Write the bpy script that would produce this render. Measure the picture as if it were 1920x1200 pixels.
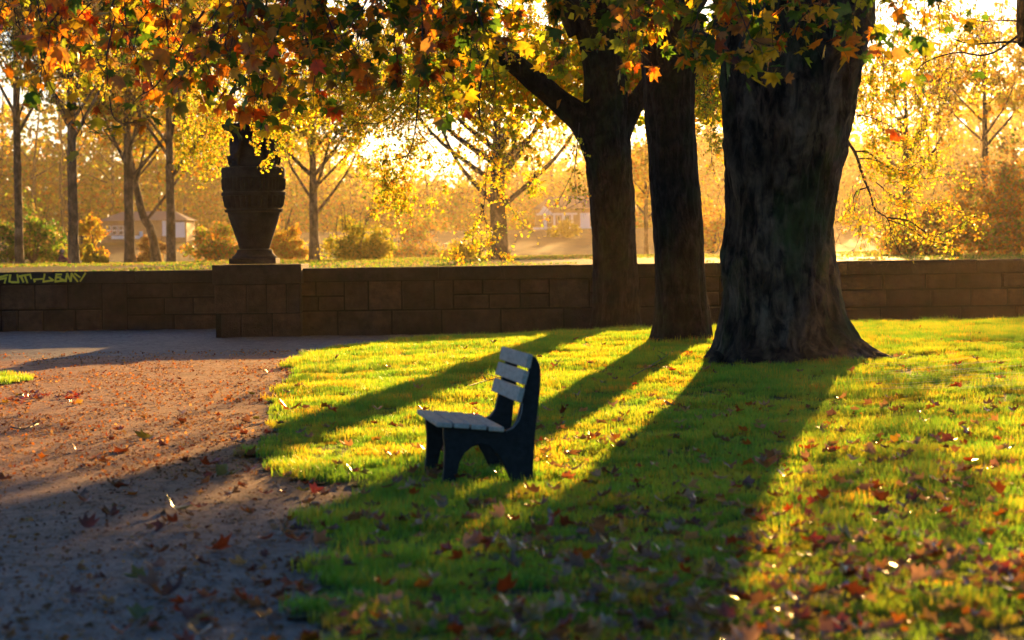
import bpy, math, random
import numpy as np
from mathutils import Vector, Matrix

# ------------------------------------------------------------------ camera, world, sun, exposure
for o in list(bpy.data.objects):
    bpy.data.objects.remove(o, do_unlink=True)
S = bpy.context.scene
COL = S.collection
R_ = math.radians

F = 4533.0                      # focal length in photograph pixels (85 mm on a 36 mm sensor)
EYE = 1.47
PITCH = math.atan(137.0 / F)
ROLL = R_(0.75)
fw = np.array([0, math.cos(PITCH), -math.sin(PITCH)])
r0 = np.array([1.0, 0, 0])
u0 = np.array([0, math.sin(PITCH), math.cos(PITCH)])
cr = math.cos(ROLL) * r0 - math.sin(ROLL) * u0
cu = math.sin(ROLL) * r0 + math.cos(ROLL) * u0
EYEV = np.array([0, 0, EYE])

cam_d = bpy.data.cameras.new('camera')
cam = bpy.data.objects.new('camera', cam_d)
COL.objects.link(cam)
S.camera = cam
m = Matrix(((cr[0], cu[0], -fw[0], 0), (cr[1], cu[1], -fw[1], 0), (cr[2], cu[2], -fw[2], EYE), (0, 0, 0, 1)))
cam.matrix_world = m
cam_d.sensor_width = 36.0
cam_d.lens = 85.0
cam_d.clip_start = 0.1
cam_d.clip_end = 5000
cam_d.dof.use_dof = True
cam_d.dof.focus_distance = 29.0
cam_d.dof.aperture_fstop = 3.4


def ray(px, py):
    v = fw * F + cr * (px - 960) + cu * (600 - py)
    return v / np.linalg.norm(v)


def P(px, py, d):
    """the point seen at a pixel of the photograph, d metres out along y"""
    v = ray(px, py)
    return EYEV + v * (d / v[1])


SUN_DIR = ray(1690, -150)
SUN_EL = math.asin(SUN_DIR[2])
SUN_AZ = math.atan2(SUN_DIR[0], SUN_DIR[1])      # clockwise from +y

world = bpy.data.worlds.new('World')
S.world = world
world.use_nodes = True
wn = world.node_tree
bg = wn.nodes['Background']
sky = wn.nodes.new('ShaderNodeTexSky')
sky.sky_type = 'NISHITA'
sky.sun_disc = False
sky.sun_elevation = SUN_EL
sky.sun_rotation = SUN_AZ
sky.altitude = 50
sky.air_density = 1.0
sky.dust_density = 0.6
sky.ozone_density = 4.5
wn.links.new(sky.outputs[0], bg.inputs[0])
bg.inputs[1].default_value = SKY_STRENGTH = 0.07

sun_d = bpy.data.lights.new('sun', 'SUN')
sun_d.energy = 5.0
sun_d.angle = R_(0.5)
sun_d.color = (1.0, 0.56, 0.17)
sun = bpy.data.objects.new('sun', sun_d)
COL.objects.link(sun)
sun.rotation_euler = Vector(SUN_DIR).to_track_quat('Z', 'Y').to_euler()

S.view_settings.view_transform = 'Standard'
S.view_settings.look = 'None'
S.view_settings.gamma = 1.0
S.view_settings.use_curve_mapping = False
S.view_settings.exposure = 1.8
S.render.engine = 'CYCLES'
S.cycles.use_denoising = True
S.cycles.max_bounces = 8
S.cycles.diffuse_bounces = 3
S.cycles.glossy_bounces = 2
S.cycles.transmission_bounces = 5
S.cycles.volume_bounces = 0
S.cycles.sample_clamp_indirect = 6
HAZE_DENSITY = 0.00013
HAZE_G = 0.76
HAZE_COL = (1.0, 0.78, 0.42)


# ------------------------------------------------------------------ helpers
def tag(o, label=None, cat=None, group=None, kind=None):
    if label: o['label'] = label
    if cat: o['category'] = cat
    if group: o['group'] = group
    if kind: o['kind'] = kind
    return o


def link(name, data, mat=None, parent=None):
    o = bpy.data.objects.new(name, data)
    COL.objects.link(o)
    if mat is not None and data is not None:
        data.materials.append(mat)
    if parent is not None:
        o.parent = parent
        o.matrix_parent_inverse = Matrix.Identity(4)
        if parent.type == 'EMPTY' or True:
            o.matrix_parent_inverse = parent_world(parent).inverted()
    return o


def parent_world(p):
    mm = p.matrix_basis.copy()
    if p.parent is not None:
        mm = parent_world(p.parent) @ p.matrix_parent_inverse @ mm
    return mm


def empty(name, loc, **kw):
    o = bpy.data.objects.new(name, None)
    COL.objects.link(o)
    o.location = loc
    o.empty_display_size = 0.2
    tag(o, **kw)
    return o


def mesh_from(name, verts, faces, smooth=False):
    me = bpy.data.meshes.new(name)
    me.from_pydata([tuple(v) for v in verts], [], [tuple(f) for f in faces])
    if smooth:
        me.polygons.foreach_set('use_smooth', [True] * len(me.polygons))
    me.update()
    return me


def mesh_tris(name, V, T, colors=None, smooth=False):
    """fast mesh of triangles from numpy arrays"""
    V = np.asarray(V, dtype=np.float32); T = np.asarray(T, dtype=np.int32)
    me = bpy.data.meshes.new(name)
    me.vertices.add(len(V)); me.vertices.foreach_set('co', V.ravel())
    me.loops.add(T.size); me.loops.foreach_set('vertex_index', T.ravel())
    me.polygons.add(len(T)); me.polygons.foreach_set('loop_start', np.arange(0, T.size, 3, dtype=np.int32))
    if smooth:
        me.polygons.foreach_set('use_smooth', np.ones(len(T), dtype=bool))
    me.update(calc_edges=True)
    if colors is not None:
        a = me.color_attributes.new('col', 'FLOAT_COLOR', 'POINT')
        c = np.ones((len(V), 4), dtype=np.float32); c[:, :3] = colors
        a.data.foreach_set('color', c.ravel())
    return me


def rand_rot(rng, n, tilt=None):
    """n rotation matrices; tilt None = any, else z axis within tilt radians of up"""
    if tilt is None:
        q = rng.normal(size=(n, 4)); q /= np.linalg.norm(q, axis=1)[:, None]
        w, x, y, z = q.T
        return np.stack([np.stack([1-2*(y*y+z*z), 2*(x*y-z*w), 2*(x*z+y*w)], -1),
                         np.stack([2*(x*y+z*w), 1-2*(x*x+z*z), 2*(y*z-x*w)], -1),
                         np.stack([2*(x*z-y*w), 2*(y*z+x*w), 1-2*(x*x+y*y)], -1)], -2)
    a = rng.uniform(0, 2*np.pi, n); b = rng.uniform(0, 2*np.pi, n); t = np.abs(rng.normal(0, tilt, n))
    return rotz(b) @ rotx(t) @ rotz(a)


def rotz(a):
    c, s, o, i = np.cos(a), np.sin(a), np.zeros_like(a), np.ones_like(a)
    return np.stack([np.stack([c, -s, o], -1), np.stack([s, c, o], -1), np.stack([o, o, i], -1)], -2)


def rotx(a):
    c, s, o, i = np.cos(a), np.sin(a), np.zeros_like(a), np.ones_like(a)
    return np.stack([np.stack([i, o, o], -1), np.stack([o, c, -s], -1), np.stack([o, s, c], -1)], -2)


def hang_rot(rng, n, spread=0.7):
    """leaf hangs: its +y (tip) points mostly down, its normal is mostly sideways"""
    a = rng.uniform(0, 2*np.pi, n)
    base = rotx(np.full(n, -np.pi/2))             # y -> -z, z(normal) -> y
    t = rng.normal(0, spread, n); u = rng.normal(0, spread, n)
    return rotz(a) @ rotx(t) @ base @ rotz(u)


def scatter(name, temps, pos, rot, scale, cols, mat, parent=None):
    """many small leaves as one mesh; temps = list of (V,T)"""
    n = len(pos); k = len(temps)
    Vs, Ts, Cs = [], [], []; off = 0
    idx = np.arange(n) % k
    for j, (tv, tt) in enumerate(temps):
        s = idx == j
        if not s.any(): continue
        p = pos[s]; r = rot[s]; sc = scale[s]; c = cols[s]
        V = np.einsum('nij,vj->nvi', r, tv) * sc[:, None, None] + p[:, None, :]
        T = tt[None] + (np.arange(len(p)) * len(tv))[:, None, None] + off
        Vs.append(V.reshape(-1, 3)); Ts.append(T.reshape(-1, 3)); Cs.append(np.repeat(c, len(tv), 0))
        off += len(p) * len(tv)
    me = mesh_tris(name, np.concatenate(Vs), np.concatenate(Ts), np.concatenate(Cs))
    return link(name, me, mat, parent)


def tube_arrays(polys, sides=5):
    """polys: list of (pts Nx3, radii N) -> V, T"""
    Vs, Ts = [], []; off = 0
    ang = np.linspace(0, 2*np.pi, sides, endpoint=False)
    for pts, rad in polys:
        pts = np.asarray(pts, float); rad = np.asarray(rad, float); n = len(pts)
        t = np.gradient(pts, axis=0); t /= np.linalg.norm(t, axis=1)[:, None] + 1e-9
        ref = np.where(np.abs(t[:, 2:3]) > 0.9, np.array([[1.0, 0, 0]]), np.array([[0, 0, 1.0]]))
        if np.abs(t[:, 2]).mean() > 0.6:
            ref = np.tile([1.0, 0, 0], (n, 1))
        else:
            ref = np.tile([0, 0, 1.0], (n, 1))
        a = np.cross(t, ref); a /= np.linalg.norm(a, axis=1)[:, None] + 1e-9
        b = np.cross(t, a)
        V = pts[:, None] + rad[:, None, None] * (np.cos(ang)[None, :, None] * a[:, None] + np.sin(ang)[None, :, None] * b[:, None])
        i = np.arange(n-1)[:, None] * sides; j = np.arange(sides)[None]; j2 = (j+1) % sides
        q = np.stack([i+j, i+j2, i+sides+j2, i+sides+j], -1).reshape(-1, 4)
        T = np.concatenate([q[:, [0, 1, 2]], q[:, [0, 2, 3]]]) + off
        tip = np.array([[(n-1)*sides + k, (n-1)*sides + (k+1) % sides, (n-1)*sides] for k in range(1, sides-1)]) + off
        Vs.append(V.reshape(-1, 3)); Ts.append(T); Ts.append(tip); off += n*sides
    return np.concatenate(Vs), np.concatenate(Ts)


def tubes(name, polys, mat, parent=None, sides=5):
    V, T = tube_arrays(polys, sides)
    return link(name, mesh_tris(name, V, T, smooth=True), mat, parent)


def smooth_poly(ctrl, n):
    """Catmull-Rom through control points (columns: x y z r)"""
    c = np.asarray(ctrl, float); c = np.vstack([2*c[0]-c[1], c, 2*c[-1]-c[-2]])
    out = []
    k = len(c)-3
    for t in np.linspace(0, k-1e-6, n):
        i = int(t); f = t-i
        p0, p1, p2, p3 = c[i:i+4]
        out.append(0.5*((2*p1)+(-p0+p2)*f+(2*p0-5*p1+4*p2-p3)*f*f+(-p0+3*p1-3*p2+p3)*f**3))
    return np.array(out)


def vnoise(x, y, seed=0):
    """smooth value noise in 2D, -1..1"""
    x = np.asarray(x, float); y = np.asarray(y, float)
    xi = np.floor(x).astype(np.int64); yi = np.floor(y).astype(np.int64); fx = x-xi; fy = y-yi
    fx = fx*fx*(3-2*fx); fy = fy*fy*(3-2*fy)
    def h(a, b):
        v = (a*374761393 + b*668265263 + seed*974634777) & 0xffffffff
        v = ((v ^ (v >> 13))*1274126177) & 0xffffffff
        return ((v ^ (v >> 16)) & 0xffff)/32767.5-1
    return (h(xi, yi)*(1-fx)+h(xi+1, yi)*fx)*(1-fy)+(h(xi, yi+1)*(1-fx)+h(xi+1, yi+1)*fx)*fy


# ------------------------------------------------------------------ materials
class NT:
    def __init__(s, name):
        s.m = bpy.data.materials.new(name); s.m.use_nodes = True
        s.t = s.m.node_tree; s.t.nodes.clear(); s.out = s.n('ShaderNodeOutputMaterial')
    def n(s, typ, **kw):
        nd = s.t.nodes.new(typ)
        for k, v in kw.items():
            if k in nd.inputs: nd.inputs[k].default_value = v
            else: setattr(nd, k, v)
        return nd
    def l(s, a, b): s.t.links.new(a, b)
    def noise(s, scale, detail=4, rough=0.6, vec=None, dist=0.0):
        nd = s.n('ShaderNodeTexNoise'); nd.inputs['Scale'].default_value = scale; nd.inputs['Detail'].default_value = detail
        nd.inputs['Roughness'].default_value = rough; nd.inputs['Distortion'].default_value = dist
        if vec is not None: s.l(vec, nd.inputs['Vector'])
        return nd.outputs['Fac']
    def ramp(s, fac, stops):
        nd = s.n('ShaderNodeValToRGB'); e = nd.color_ramp.elements
        e[0].position, e[0].color = stops[0][0], (*stops[0][1], 1)
        e[1].position, e[1].color = stops[-1][0], (*stops[-1][1], 1)
        for p, c in stops[1:-1]:
            x = e.new(p); x.color = (*c, 1)
        s.l(fac, nd.inputs[0]); return nd.outputs[0]
    def mix(s, fac, a, b, mode='MIX'):
        nd = s.n('ShaderNodeMix', data_type='RGBA', blend_type=mode)
        for v, i in ((fac, 0), (a, 6), (b, 7)):
            if hasattr(v, 'is_linked') or hasattr(v, 'links'): s.l(v, nd.inputs[i])
            elif i == 0: nd.inputs[0].default_value = v
            else: nd.inputs[i].default_value = (*v, 1)
        return nd.outputs[2]
    def pos(s, scale=(1, 1, 1), obj=False):
        tc = s.n('ShaderNodeTexCoord') if obj else s.n('ShaderNodeNewGeometry')
        mp = s.n('ShaderNodeMapping'); mp.inputs['Scale'].default_value = scale
        s.l(tc.outputs['Object'] if obj else tc.outputs['Position'], mp.inputs[0]); return mp.outputs[0]
    def bump(s, h, strength, dist=0.02):
        b = s.n('ShaderNodeBump'); b.inputs['Strength'].default_value = strength; b.inputs['Distance'].default_value = dist
        s.l(h, b.inputs['Height']); return b.outputs[0]
    def principled(s, col, rough, normal=None, spec=0.5):
        p = s.n('ShaderNodeBsdfPrincipled')
        if isinstance(col, tuple): p.inputs['Base Color'].default_value = (*col, 1)
        else: s.l(col, p.inputs['Base Color'])
        if isinstance(rough, (int, float)): p.inputs['Roughness'].default_value = rough
        else: s.l(rough, p.inputs['Roughness'])
        p.inputs['Specular IOR Level'].default_value = spec
        if normal is not None: s.l(normal, p.inputs['Normal'])
        return p
    def done(s, sh):
        s.l(sh.outputs[0], s.out.inputs[0]); return s.m


def leaf_material(name, rough=0.4, trans=0.55, boost=(2.6, 2.3, 1.2), spec=0.4, solid=None):
    """thin leaf: reflects its colour, lets warmer light through"""
    k = NT(name)
    if solid: col = k.n('ShaderNodeRGB').outputs[0]; col.default_value = (*solid, 1)
    else: col = k.n('ShaderNodeAttribute', attribute_name='col').outputs['Color']
    v = k.noise(18, 3, 0.6, k.pos((1, 1, 1)))
    col2 = k.mix(0.6, col, k.ramp(v, [(0.3, (0.55, 0.5, 0.45)), (0.7, (1.3, 1.25, 1.2))]), 'MULTIPLY')
    tcol = k.mix(1.0, col2, boost, 'MULTIPLY')
    p = k.principled(col2, rough, spec=spec)
    t = k.n('ShaderNodeBsdfTranslucent'); k.l(tcol, t.inputs[0])
    mx = k.n('ShaderNodeMixShader'); mx.inputs[0].default_value = trans
    k.l(p.outputs[0], mx.inputs[1]); k.l(t.outputs[0], mx.inputs[2])
    return k.done(mx)


def m_bark(name, c1, c2, moss=None, scale=1.0, strength=0.9):
    k = NT(name)
    v = k.pos((1, 1, 0.35)); v2 = k.pos((1, 1, 1))
    n1 = k.noise(9*scale, 8, 0.65, v, 0.4); n2 = k.noise(2.2*scale, 4, 0.6, v2)
    c = k.ramp(n1, [(0.40, c1), (0.62, c2)])
    c = k.mix(0.7, c, k.ramp(n2, [(0.35, (0.5, 0.5, 0.5)), (0.65, (1.3, 1.3, 1.3))]), 'MULTIPLY')
    if moss:
        g = k.ramp(k.noise(1.6*scale, 5, 0.6, k.pos((1, 1, 0.6))), [(0.5, (0, 0, 0)), (0.66, (1, 1, 1))])
        c = k.mix(g, c, moss)
    pl_ = k.ramp(k.noise(3.4*scale, 5, 0.6, k.pos((1, 1, 0.7)), 0.8), [(0.42, (0.45, 0.45, 0.45)), (0.56, (1.25, 1.25, 1.3))])
    c = k.mix(0.8, c, pl_, 'MULTIPLY')
    return k.done(k.principled(c, 0.85, k.bump(n1, strength, 0.14), 0.25))


M_bark_plane = m_bark('bark_plane', (0.007, 0.005, 0.0035), (0.115, 0.086, 0.056), (0.035, 0.06, 0.015), 0.8)
M_bark_dark = m_bark('bark_furrowed', (0.008, 0.006, 0.005), (0.035, 0.027, 0.02), (0.02, 0.03, 0.012), 1.6)
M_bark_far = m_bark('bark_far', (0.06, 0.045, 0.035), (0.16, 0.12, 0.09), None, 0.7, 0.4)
M_twig = NT('twig_bark'); M_twig = M_twig.done(M_twig.principled((0.035, 0.024, 0.018), 0.6, None, 0.4))
M_leaf = leaf_material('autumn_leaf', 0.38, 0.65, (4.2, 3.9, 1.2), 0.5)
M_linden = leaf_material('small_gold_leaf', 0.35, 0.7, (3.6, 4.3, 1.6), 0.5)
M_bgleaf = leaf_material('far_leaf', 0.5, 0.65, (2.6, 3.0, 1.6), 0.3)
M_litter = leaf_material('leaf_crumbs', 0.75, 0.4, (2.6, 1.9, 1.0), 0.2)
M_fallen = leaf_material('fallen_leaf', 0.3, 0.4, (2.6, 1.9, 1.0), 0.8)


def m_stone(name, a, b):
    k = NT(name)
    oi = k.n('ShaderNodeObjectInfo')
    n1 = k.noise(6, 7, 0.65, k.pos()); n2 = k.noise(45, 4, 0.6, k.pos()); n3 = k.noise(1.3, 3, 0.5, k.pos((1, 1, 2)))
    c = k.ramp(n1, [(0.3, a), (0.7, b)])
    c = k.mix(0.8, c, k.ramp(oi.outputs['Random'], [(0, (0.5, 0.52, 0.55)), (0.5, (0.85, 0.82, 0.78)), (1, (1.4, 1.15, 0.98))]), 'MULTIPLY')
    c = k.mix(0.7, c, k.ramp(n3, [(0.35, (0.45, 0.47, 0.45)), (0.62, (1.2, 1.15, 1.1))]), 'MULTIPLY')
    h = k.n('ShaderNodeMath', operation='ADD'); k.l(n1, h.inputs[0]); k.l(n2, h.inputs[1])
    return k.done(k.principled(c, 0.85, k.bump(h.outputs[0], 0.8, 0.03), 0.25))


M_stone = m_stone('sandstone', (0.020, 0.015, 0.013), (0.068, 0.048, 0.038))
M_coping = m_stone('coping_stone', (0.018, 0.015, 0.013), (0.05, 0.04, 0.034))
M_mortar = m_stone('mortar', (0.006, 0.005, 0.004), (0.014, 0.012, 0.01))
M_urn = m_stone('urn_stone', (0.02, 0.018, 0.017), (0.06, 0.052, 0.046))

# ------------------------------------------------------------------ terrain
def smooth(t):
    t = np.clip(t, 0, 1); return t*t*(3-2*t)


def G(x, y):
    x = np.asarray(x, float); y = np.asarray(y, float)
    ridge = np.interp(x, [-3.4, -2.6, -2, 0, 2, 5, 7.5, 14], [0, .03, .08, .15, .21, .27, .28, .28])
    near = ridge * smooth((y-14)/19) * (1-smooth((y-35.2)/3))
    near = near + 0.012*vnoise(x*0.7, y*0.7, 3)*smooth((x+3.5)/1.5)
    return near


def GF(x, y):
    return np.interp(y, [42, 60, 110, 150, 200, 250, 325, 3000], [0.3, .3, .82, .82, .3, .3, 3.8, 3.9]) \
        + 0.10*vnoise(np.asarray(x)*0.05, np.asarray(y)*0.05, 9)


def gp(px, py):
    v = ray(px, py); t = 5.0
    for i in range(4000):
        p = EYEV + v*t
        if p[2] <= G(p[0], p[1]): break
        t += 0.02
    return p


def gz(px, d):
    """ground point in the far park below a pixel column"""
    p = P(px, 470, d); return np.array([p[0], p[1], float(GF(p[0], p[1]))])


# gravel path and bare ground up to the wall
def grid_mesh(name, xs, ys, zf, keep=None):
    X, Y = np.meshgrid(xs, ys); Z = zf(X, Y)
    V = np.stack([X, Y, Z], -1).reshape(-1, 3); nx = len(xs)
    i, j = np.meshgrid(np.arange(len(ys)-1), np.arange(nx-1), indexing='ij')
    a = (i*nx+j).ravel()
    if keep is not None:
        cx = (X[:-1, :-1]+X[1:, 1:]).ravel()/2; cy = (Y[:-1, :-1]+Y[1:, 1:]).ravel()/2
        a = a[keep(cx, cy)]
    T = np.concatenate([np.stack([a, a+1, a+nx+1], -1), np.stack([a, a+nx+1, a+nx], -1)])
    used = np.unique(T); mp = np.zeros(len(V), int); mp[used] = np.arange(len(used))
    return mesh_tris(name, V[used], mp[T], smooth=True)


k = NT('gravel')
gn1 = k.noise(90, 3, 0.7, k.pos((1, 0.45, 1))); gn2 = k.noise(2.5, 5, 0.6, k.pos()); gn3 = k.noise(14, 6, 0.7, k.pos((0.8, 0.5, 1)))
vor = k.n('ShaderNodeTexVoronoi'); vor.inputs['Scale'].default_value = 55; k.l(k.pos((1, 1, 1)), vor.inputs['Vector'])
gc = k.ramp(gn2, [(0.3, (0.13, 0.125, 0.125)), (0.7, (0.22, 0.205, 0.195))])
gc = k.mix(0.75, gc, k.ramp(gn1, [(0.25, (0.35, 0.33, 0.32)), (0.75, (1.5, 1.42, 1.35))]), 'MULTIPLY')
gc = k.mix(0.8, gc, k.ramp(gn3, [(0.36, (0.35, 0.28, 0.22)), (0.52, (1.1, 1.05, 1.0))]), 'MULTIPLY')
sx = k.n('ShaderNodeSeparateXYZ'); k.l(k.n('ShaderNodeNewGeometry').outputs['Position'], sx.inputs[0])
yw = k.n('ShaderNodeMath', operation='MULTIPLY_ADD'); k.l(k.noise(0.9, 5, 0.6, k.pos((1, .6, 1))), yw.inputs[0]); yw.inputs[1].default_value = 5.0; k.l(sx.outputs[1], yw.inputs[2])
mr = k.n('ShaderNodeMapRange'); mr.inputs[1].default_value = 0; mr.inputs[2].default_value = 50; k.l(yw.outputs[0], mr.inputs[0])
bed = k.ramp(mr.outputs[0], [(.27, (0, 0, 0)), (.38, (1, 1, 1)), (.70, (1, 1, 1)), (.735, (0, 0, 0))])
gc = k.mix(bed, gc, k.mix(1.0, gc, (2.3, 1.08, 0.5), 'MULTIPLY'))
gh = k.n('ShaderNodeMath', operation='MULTIPLY_ADD'); k.l(gn1, gh.inputs[0]); gh.inputs[1].default_value = 0.6; k.l(vor.outputs['Distance'], gh.inputs[2])
M_gravel = k.done(k.principled(gc, 0.7, k.bump(gh.outputs[0], 0.6, 0.015), 0.2))

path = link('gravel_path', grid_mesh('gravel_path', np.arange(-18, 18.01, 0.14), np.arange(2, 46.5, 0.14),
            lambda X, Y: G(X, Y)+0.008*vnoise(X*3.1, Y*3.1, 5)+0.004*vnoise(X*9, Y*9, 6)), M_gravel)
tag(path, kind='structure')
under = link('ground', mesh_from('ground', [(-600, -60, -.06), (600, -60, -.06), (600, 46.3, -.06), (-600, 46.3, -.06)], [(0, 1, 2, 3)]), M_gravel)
tag(under, kind='structure')

k = NT('meadow_turf')
mn = k.noise(0.35, 6, 0.65, k.pos((1, 0.35, 1))); mn2 = k.noise(6, 4, 0.7, k.pos((1, 0.5, 1)))
mc = k.ramp(mn, [(0.35, (0.02, 0.026, 0.003)), (0.6, (0.06, 0.058, 0.005)), (0.75, (0.12, 0.09, 0.008))])  # the brightest gold stop paints sunlit streaks into the turf colour
mc = k.mix(0.6, mc, k.ramp(mn2, [(0.3, (0.5, 0.5, 0.5)), (0.7, (1.4, 1.4, 1.4))]), 'MULTIPLY')
M_meadow = k.done(k.principled(mc, 0.7, k.bump(mn2, 1.0, 0.15), 0.08))
xs = np.concatenate([np.linspace(-700, -80, 12), np.arange(-76, 77, 4), np.linspace(80, 700, 12)])
ys = np.concatenate([[46.3], np.arange(50, 340, 5), [400, 600, 1000, 2000, 3500]])
mead = link('meadow', grid_mesh('meadow', xs, ys, lambda X, Y: np.where(Y < 46.5, -0.1, GF(X, Y))), M_meadow)
tag(mead, kind='structure')

# lawn outline
edge_px = [(640, 652), (590, 662), (560, 676), (548, 692), (568, 706), (533, 735), (517, 772), (548, 792), (500, 826), (478, 850), (500, 880),
           (540, 898), (590, 908), (660, 906), (700, 914), (690, 930), (640, 944), (596, 975), (612, 1010), (578, 1060), (602, 1100),
           (590, 1150), (606, 1200), (596, 1290)]
edge = [gp(*q)[:2] for q in edge_px]
far_l = np.array([-2.1, 35.0])
LAWN = np.array([far_l, *edge, [edge[-1][0], 2.5], [16, 2.5], [16, 36.8], [0.5, 36.8], [-1.2, 36.2]])


def inside(x, y, poly):
    x = np.asarray(x); y = np.asarray(y); c = np.zeros(x.shape, bool); n = len(poly); j = n-1
    for i in range(n):
        xi, yi = poly[i]; xj, yj = poly[j]
        with np.errstate(divide='ignore', invalid='ignore'):
            c ^= ((yi > y) != (yj > y)) & (x < (xj-xi)*(y-yi)/(yj-yi)+xi)
        j = i
    return c


PATCH_C = gp(-14, 716)[:2]


def in_lawn(x, y):
    x = np.asarray(x, float); y = np.asarray(y, float)
    jx = x+0.09*vnoise(x*4, y*3, 21)+0.04*vnoise(x*13, y*9, 22); jy = y+0.15*vnoise(x*3, y*2.5, 23)
    patch = (((jx-PATCH_C[0])/0.38)**2+((jy-PATCH_C[1])/1.1)**2) < 1
    return inside(jx, jy, LAWN) | patch


k = NT('lawn_soil')
ln = k.noise(5, 6, 0.7, k.pos()); lc = k.ramp(ln, [(0.35, (0.02, 0.028, 0.008)), (0.65, (0.045, 0.06, 0.015))])
M_soil = k.done(k.principled(lc, 0.9, k.bump(ln, 0.8, 0.03), 0.2))
lawn = link('lawn', grid_mesh('lawn', np.arange(-10, 16, 0.13), np.arange(2.4, 37, 0.13), lambda X, Y: G(X, Y)+0.014, in_lawn), M_soil)
tag(lawn, kind='structure')

# grass: one tuft instanced over the lawn
k = NT('grass_blade')
oi = k.n('ShaderNodeObjectInfo')
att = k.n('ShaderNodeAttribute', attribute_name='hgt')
gcol = k.ramp(oi.outputs['Random'], [(0, (0.012, 0.10, 0.040)), (0.5, (0.021, 0.12, 0.038)), (0.94, (0.040, 0.12, 0.036)), (1, (0.07, 0.12, 0.05))])
wn_ = k.noise(0.55, 4, 0.6, k.pos())
gcol = k.mix(0.7, gcol, k.ramp(wn_, [(0.35, (0.55, 0.75, 0.85)), (0.65, (1.45, 1.15, 0.95))]), 'MULTIPLY')
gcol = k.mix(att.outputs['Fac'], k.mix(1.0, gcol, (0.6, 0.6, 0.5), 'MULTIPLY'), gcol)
gt = k.mix(1.0, gcol, (25.0, 7.0, 1.2), 'MULTIPLY')
pr = k.principled(gcol, 0.42, None, 0.5); tr = k.n('ShaderNodeBsdfTranslucent'); k.l(gt, tr.inputs[0])
mx = k.n('ShaderNodeMixShader'); mx.inputs[0].default_value = 0.65; k.l(pr.outputs[0], mx.inputs[1]); k.l(tr.outputs[0], mx.inputs[2])
M_grass = k.done(mx)

rg = np.random.default_rng(11)


def grass_object(name, n_blades, radius, hgt, width, pts, scl, seed):
    r = np.random.default_rng(seed)
    V, T, H = [], [], []
    for b in range(n_blades):
        a = r.uniform(0, 2*np.pi); rr = radius*math.sqrt(r.uniform()); x, y = rr*math.cos(a), rr*math.sin(a)
        h = hgt*r.uniform(0.55, 1.15); w = width*r.uniform(0.7, 1.2); f = r.uniform(0, 2*np.pi); ln_ = r.normal(0.25, 0.28)*h
        d = np.array([math.cos(f), math.sin(f)]); s = np.array([-d[1], d[0]])*w/2; o = len(V)
        for t, ww in ((0, 1), (0.55, 0.85)):
            c = np.array([x, y])+d*ln_*t*t
            V += [(*(c-s*ww), h*t), (*(c+s*ww), h*t)]; H += [t, t]
        c = np.array([x, y])+d*ln_; V.append((*c, h*0.96)); H.append(1)
        T += [(o, o+1, o+3), (o, o+3, o+2), (o+2, o+3, o+4)]
    nb = len(V)
    allv = np.concatenate([np.array(V), pts])
    me = bpy.data.meshes.new(name)
    me.vertices.add(len(allv)); me.vertices.foreach_set('co', allv.astype(np.float32).ravel())
    T = np.array(T, dtype=np.int32)
    me.loops.add(T.size); me.loops.foreach_set('vertex_index', T.ravel())
    me.polygons.add(len(T)); me.polygons.foreach_set('loop_start', np.arange(0, T.size, 3, dtype=np.int32)); me.update(calc_edges=True)
    a = me.attributes.new('hgt', 'FLOAT', 'POINT'); a.data.foreach_set('value', np.concatenate([H, np.zeros(len(pts))]).astype(np.float32))
    a = me.attributes.new('seed', 'FLOAT', 'POINT'); a.data.foreach_set('value', np.concatenate([np.zeros(nb), np.ones(len(pts))]).astype(np.float32))
    a = me.attributes.new('scl', 'FLOAT', 'POINT'); a.data.foreach_set('value', np.concatenate([np.ones(nb), scl]).astype(np.float32))
    o = link(name, me, M_grass)
    ng = bpy.data.node_groups.new(name+'_nodes', 'GeometryNodeTree')
    ng.interface.new_socket('Geometry', in_out='INPUT', socket_type='NodeSocketGeometry')
    ng.interface.new_socket('Geometry', in_out='OUTPUT', socket_type='NodeSocketGeometry')
    N = ng.nodes.new; L = ng.links.new
    gi, go = N('NodeGroupInput'), N('NodeGroupOutput')
    at = N('GeometryNodeInputNamedAttribute'); at.data_type = 'FLOAT'; at.inputs[0].default_value = 'seed'
    cmp = N('FunctionNodeCompare'); cmp.data_type = 'FLOAT'; cmp.operation = 'GREATER_THAN'; cmp.inputs[1].default_value = 0.5
    L(at.outputs[0], cmp.inputs[0])
    sep = N('GeometryNodeSeparateGeometry'); sep.domain = 'POINT'; L(gi.outputs[0], sep.inputs[0]); L(cmp.outputs[0], sep.inputs[1])
    iop = N('GeometryNodeInstanceOnPoints'); L(sep.outputs[0], iop.inputs['Points']); L(sep.outputs[1], iop.inputs['Instance'])
    rv = N('FunctionNodeRandomValue'); rv.data_type = 'FLOAT_VECTOR'
    rv.inputs[0].default_value = (-0.12, -0.12, 0); rv.inputs[1].default_value = (0.12, 0.12, 6.283)
    er = N('FunctionNodeEulerToRotation'); L(rv.outputs[0], er.inputs[0]); L(er.outputs[0], iop.inputs['Rotation'])
    at2 = N('GeometryNodeInputNamedAttribute'); at2.data_type = 'FLOAT'; at2.inputs[0].default_value = 'scl'
    L(at2.outputs[0], iop.inputs['Scale']); L(iop.outputs[0], go.inputs[0])
    md = o.modifiers.new('scatter', 'NODES'); md.node_group = ng
    tag(o, kind='stuff'); return o


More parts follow.
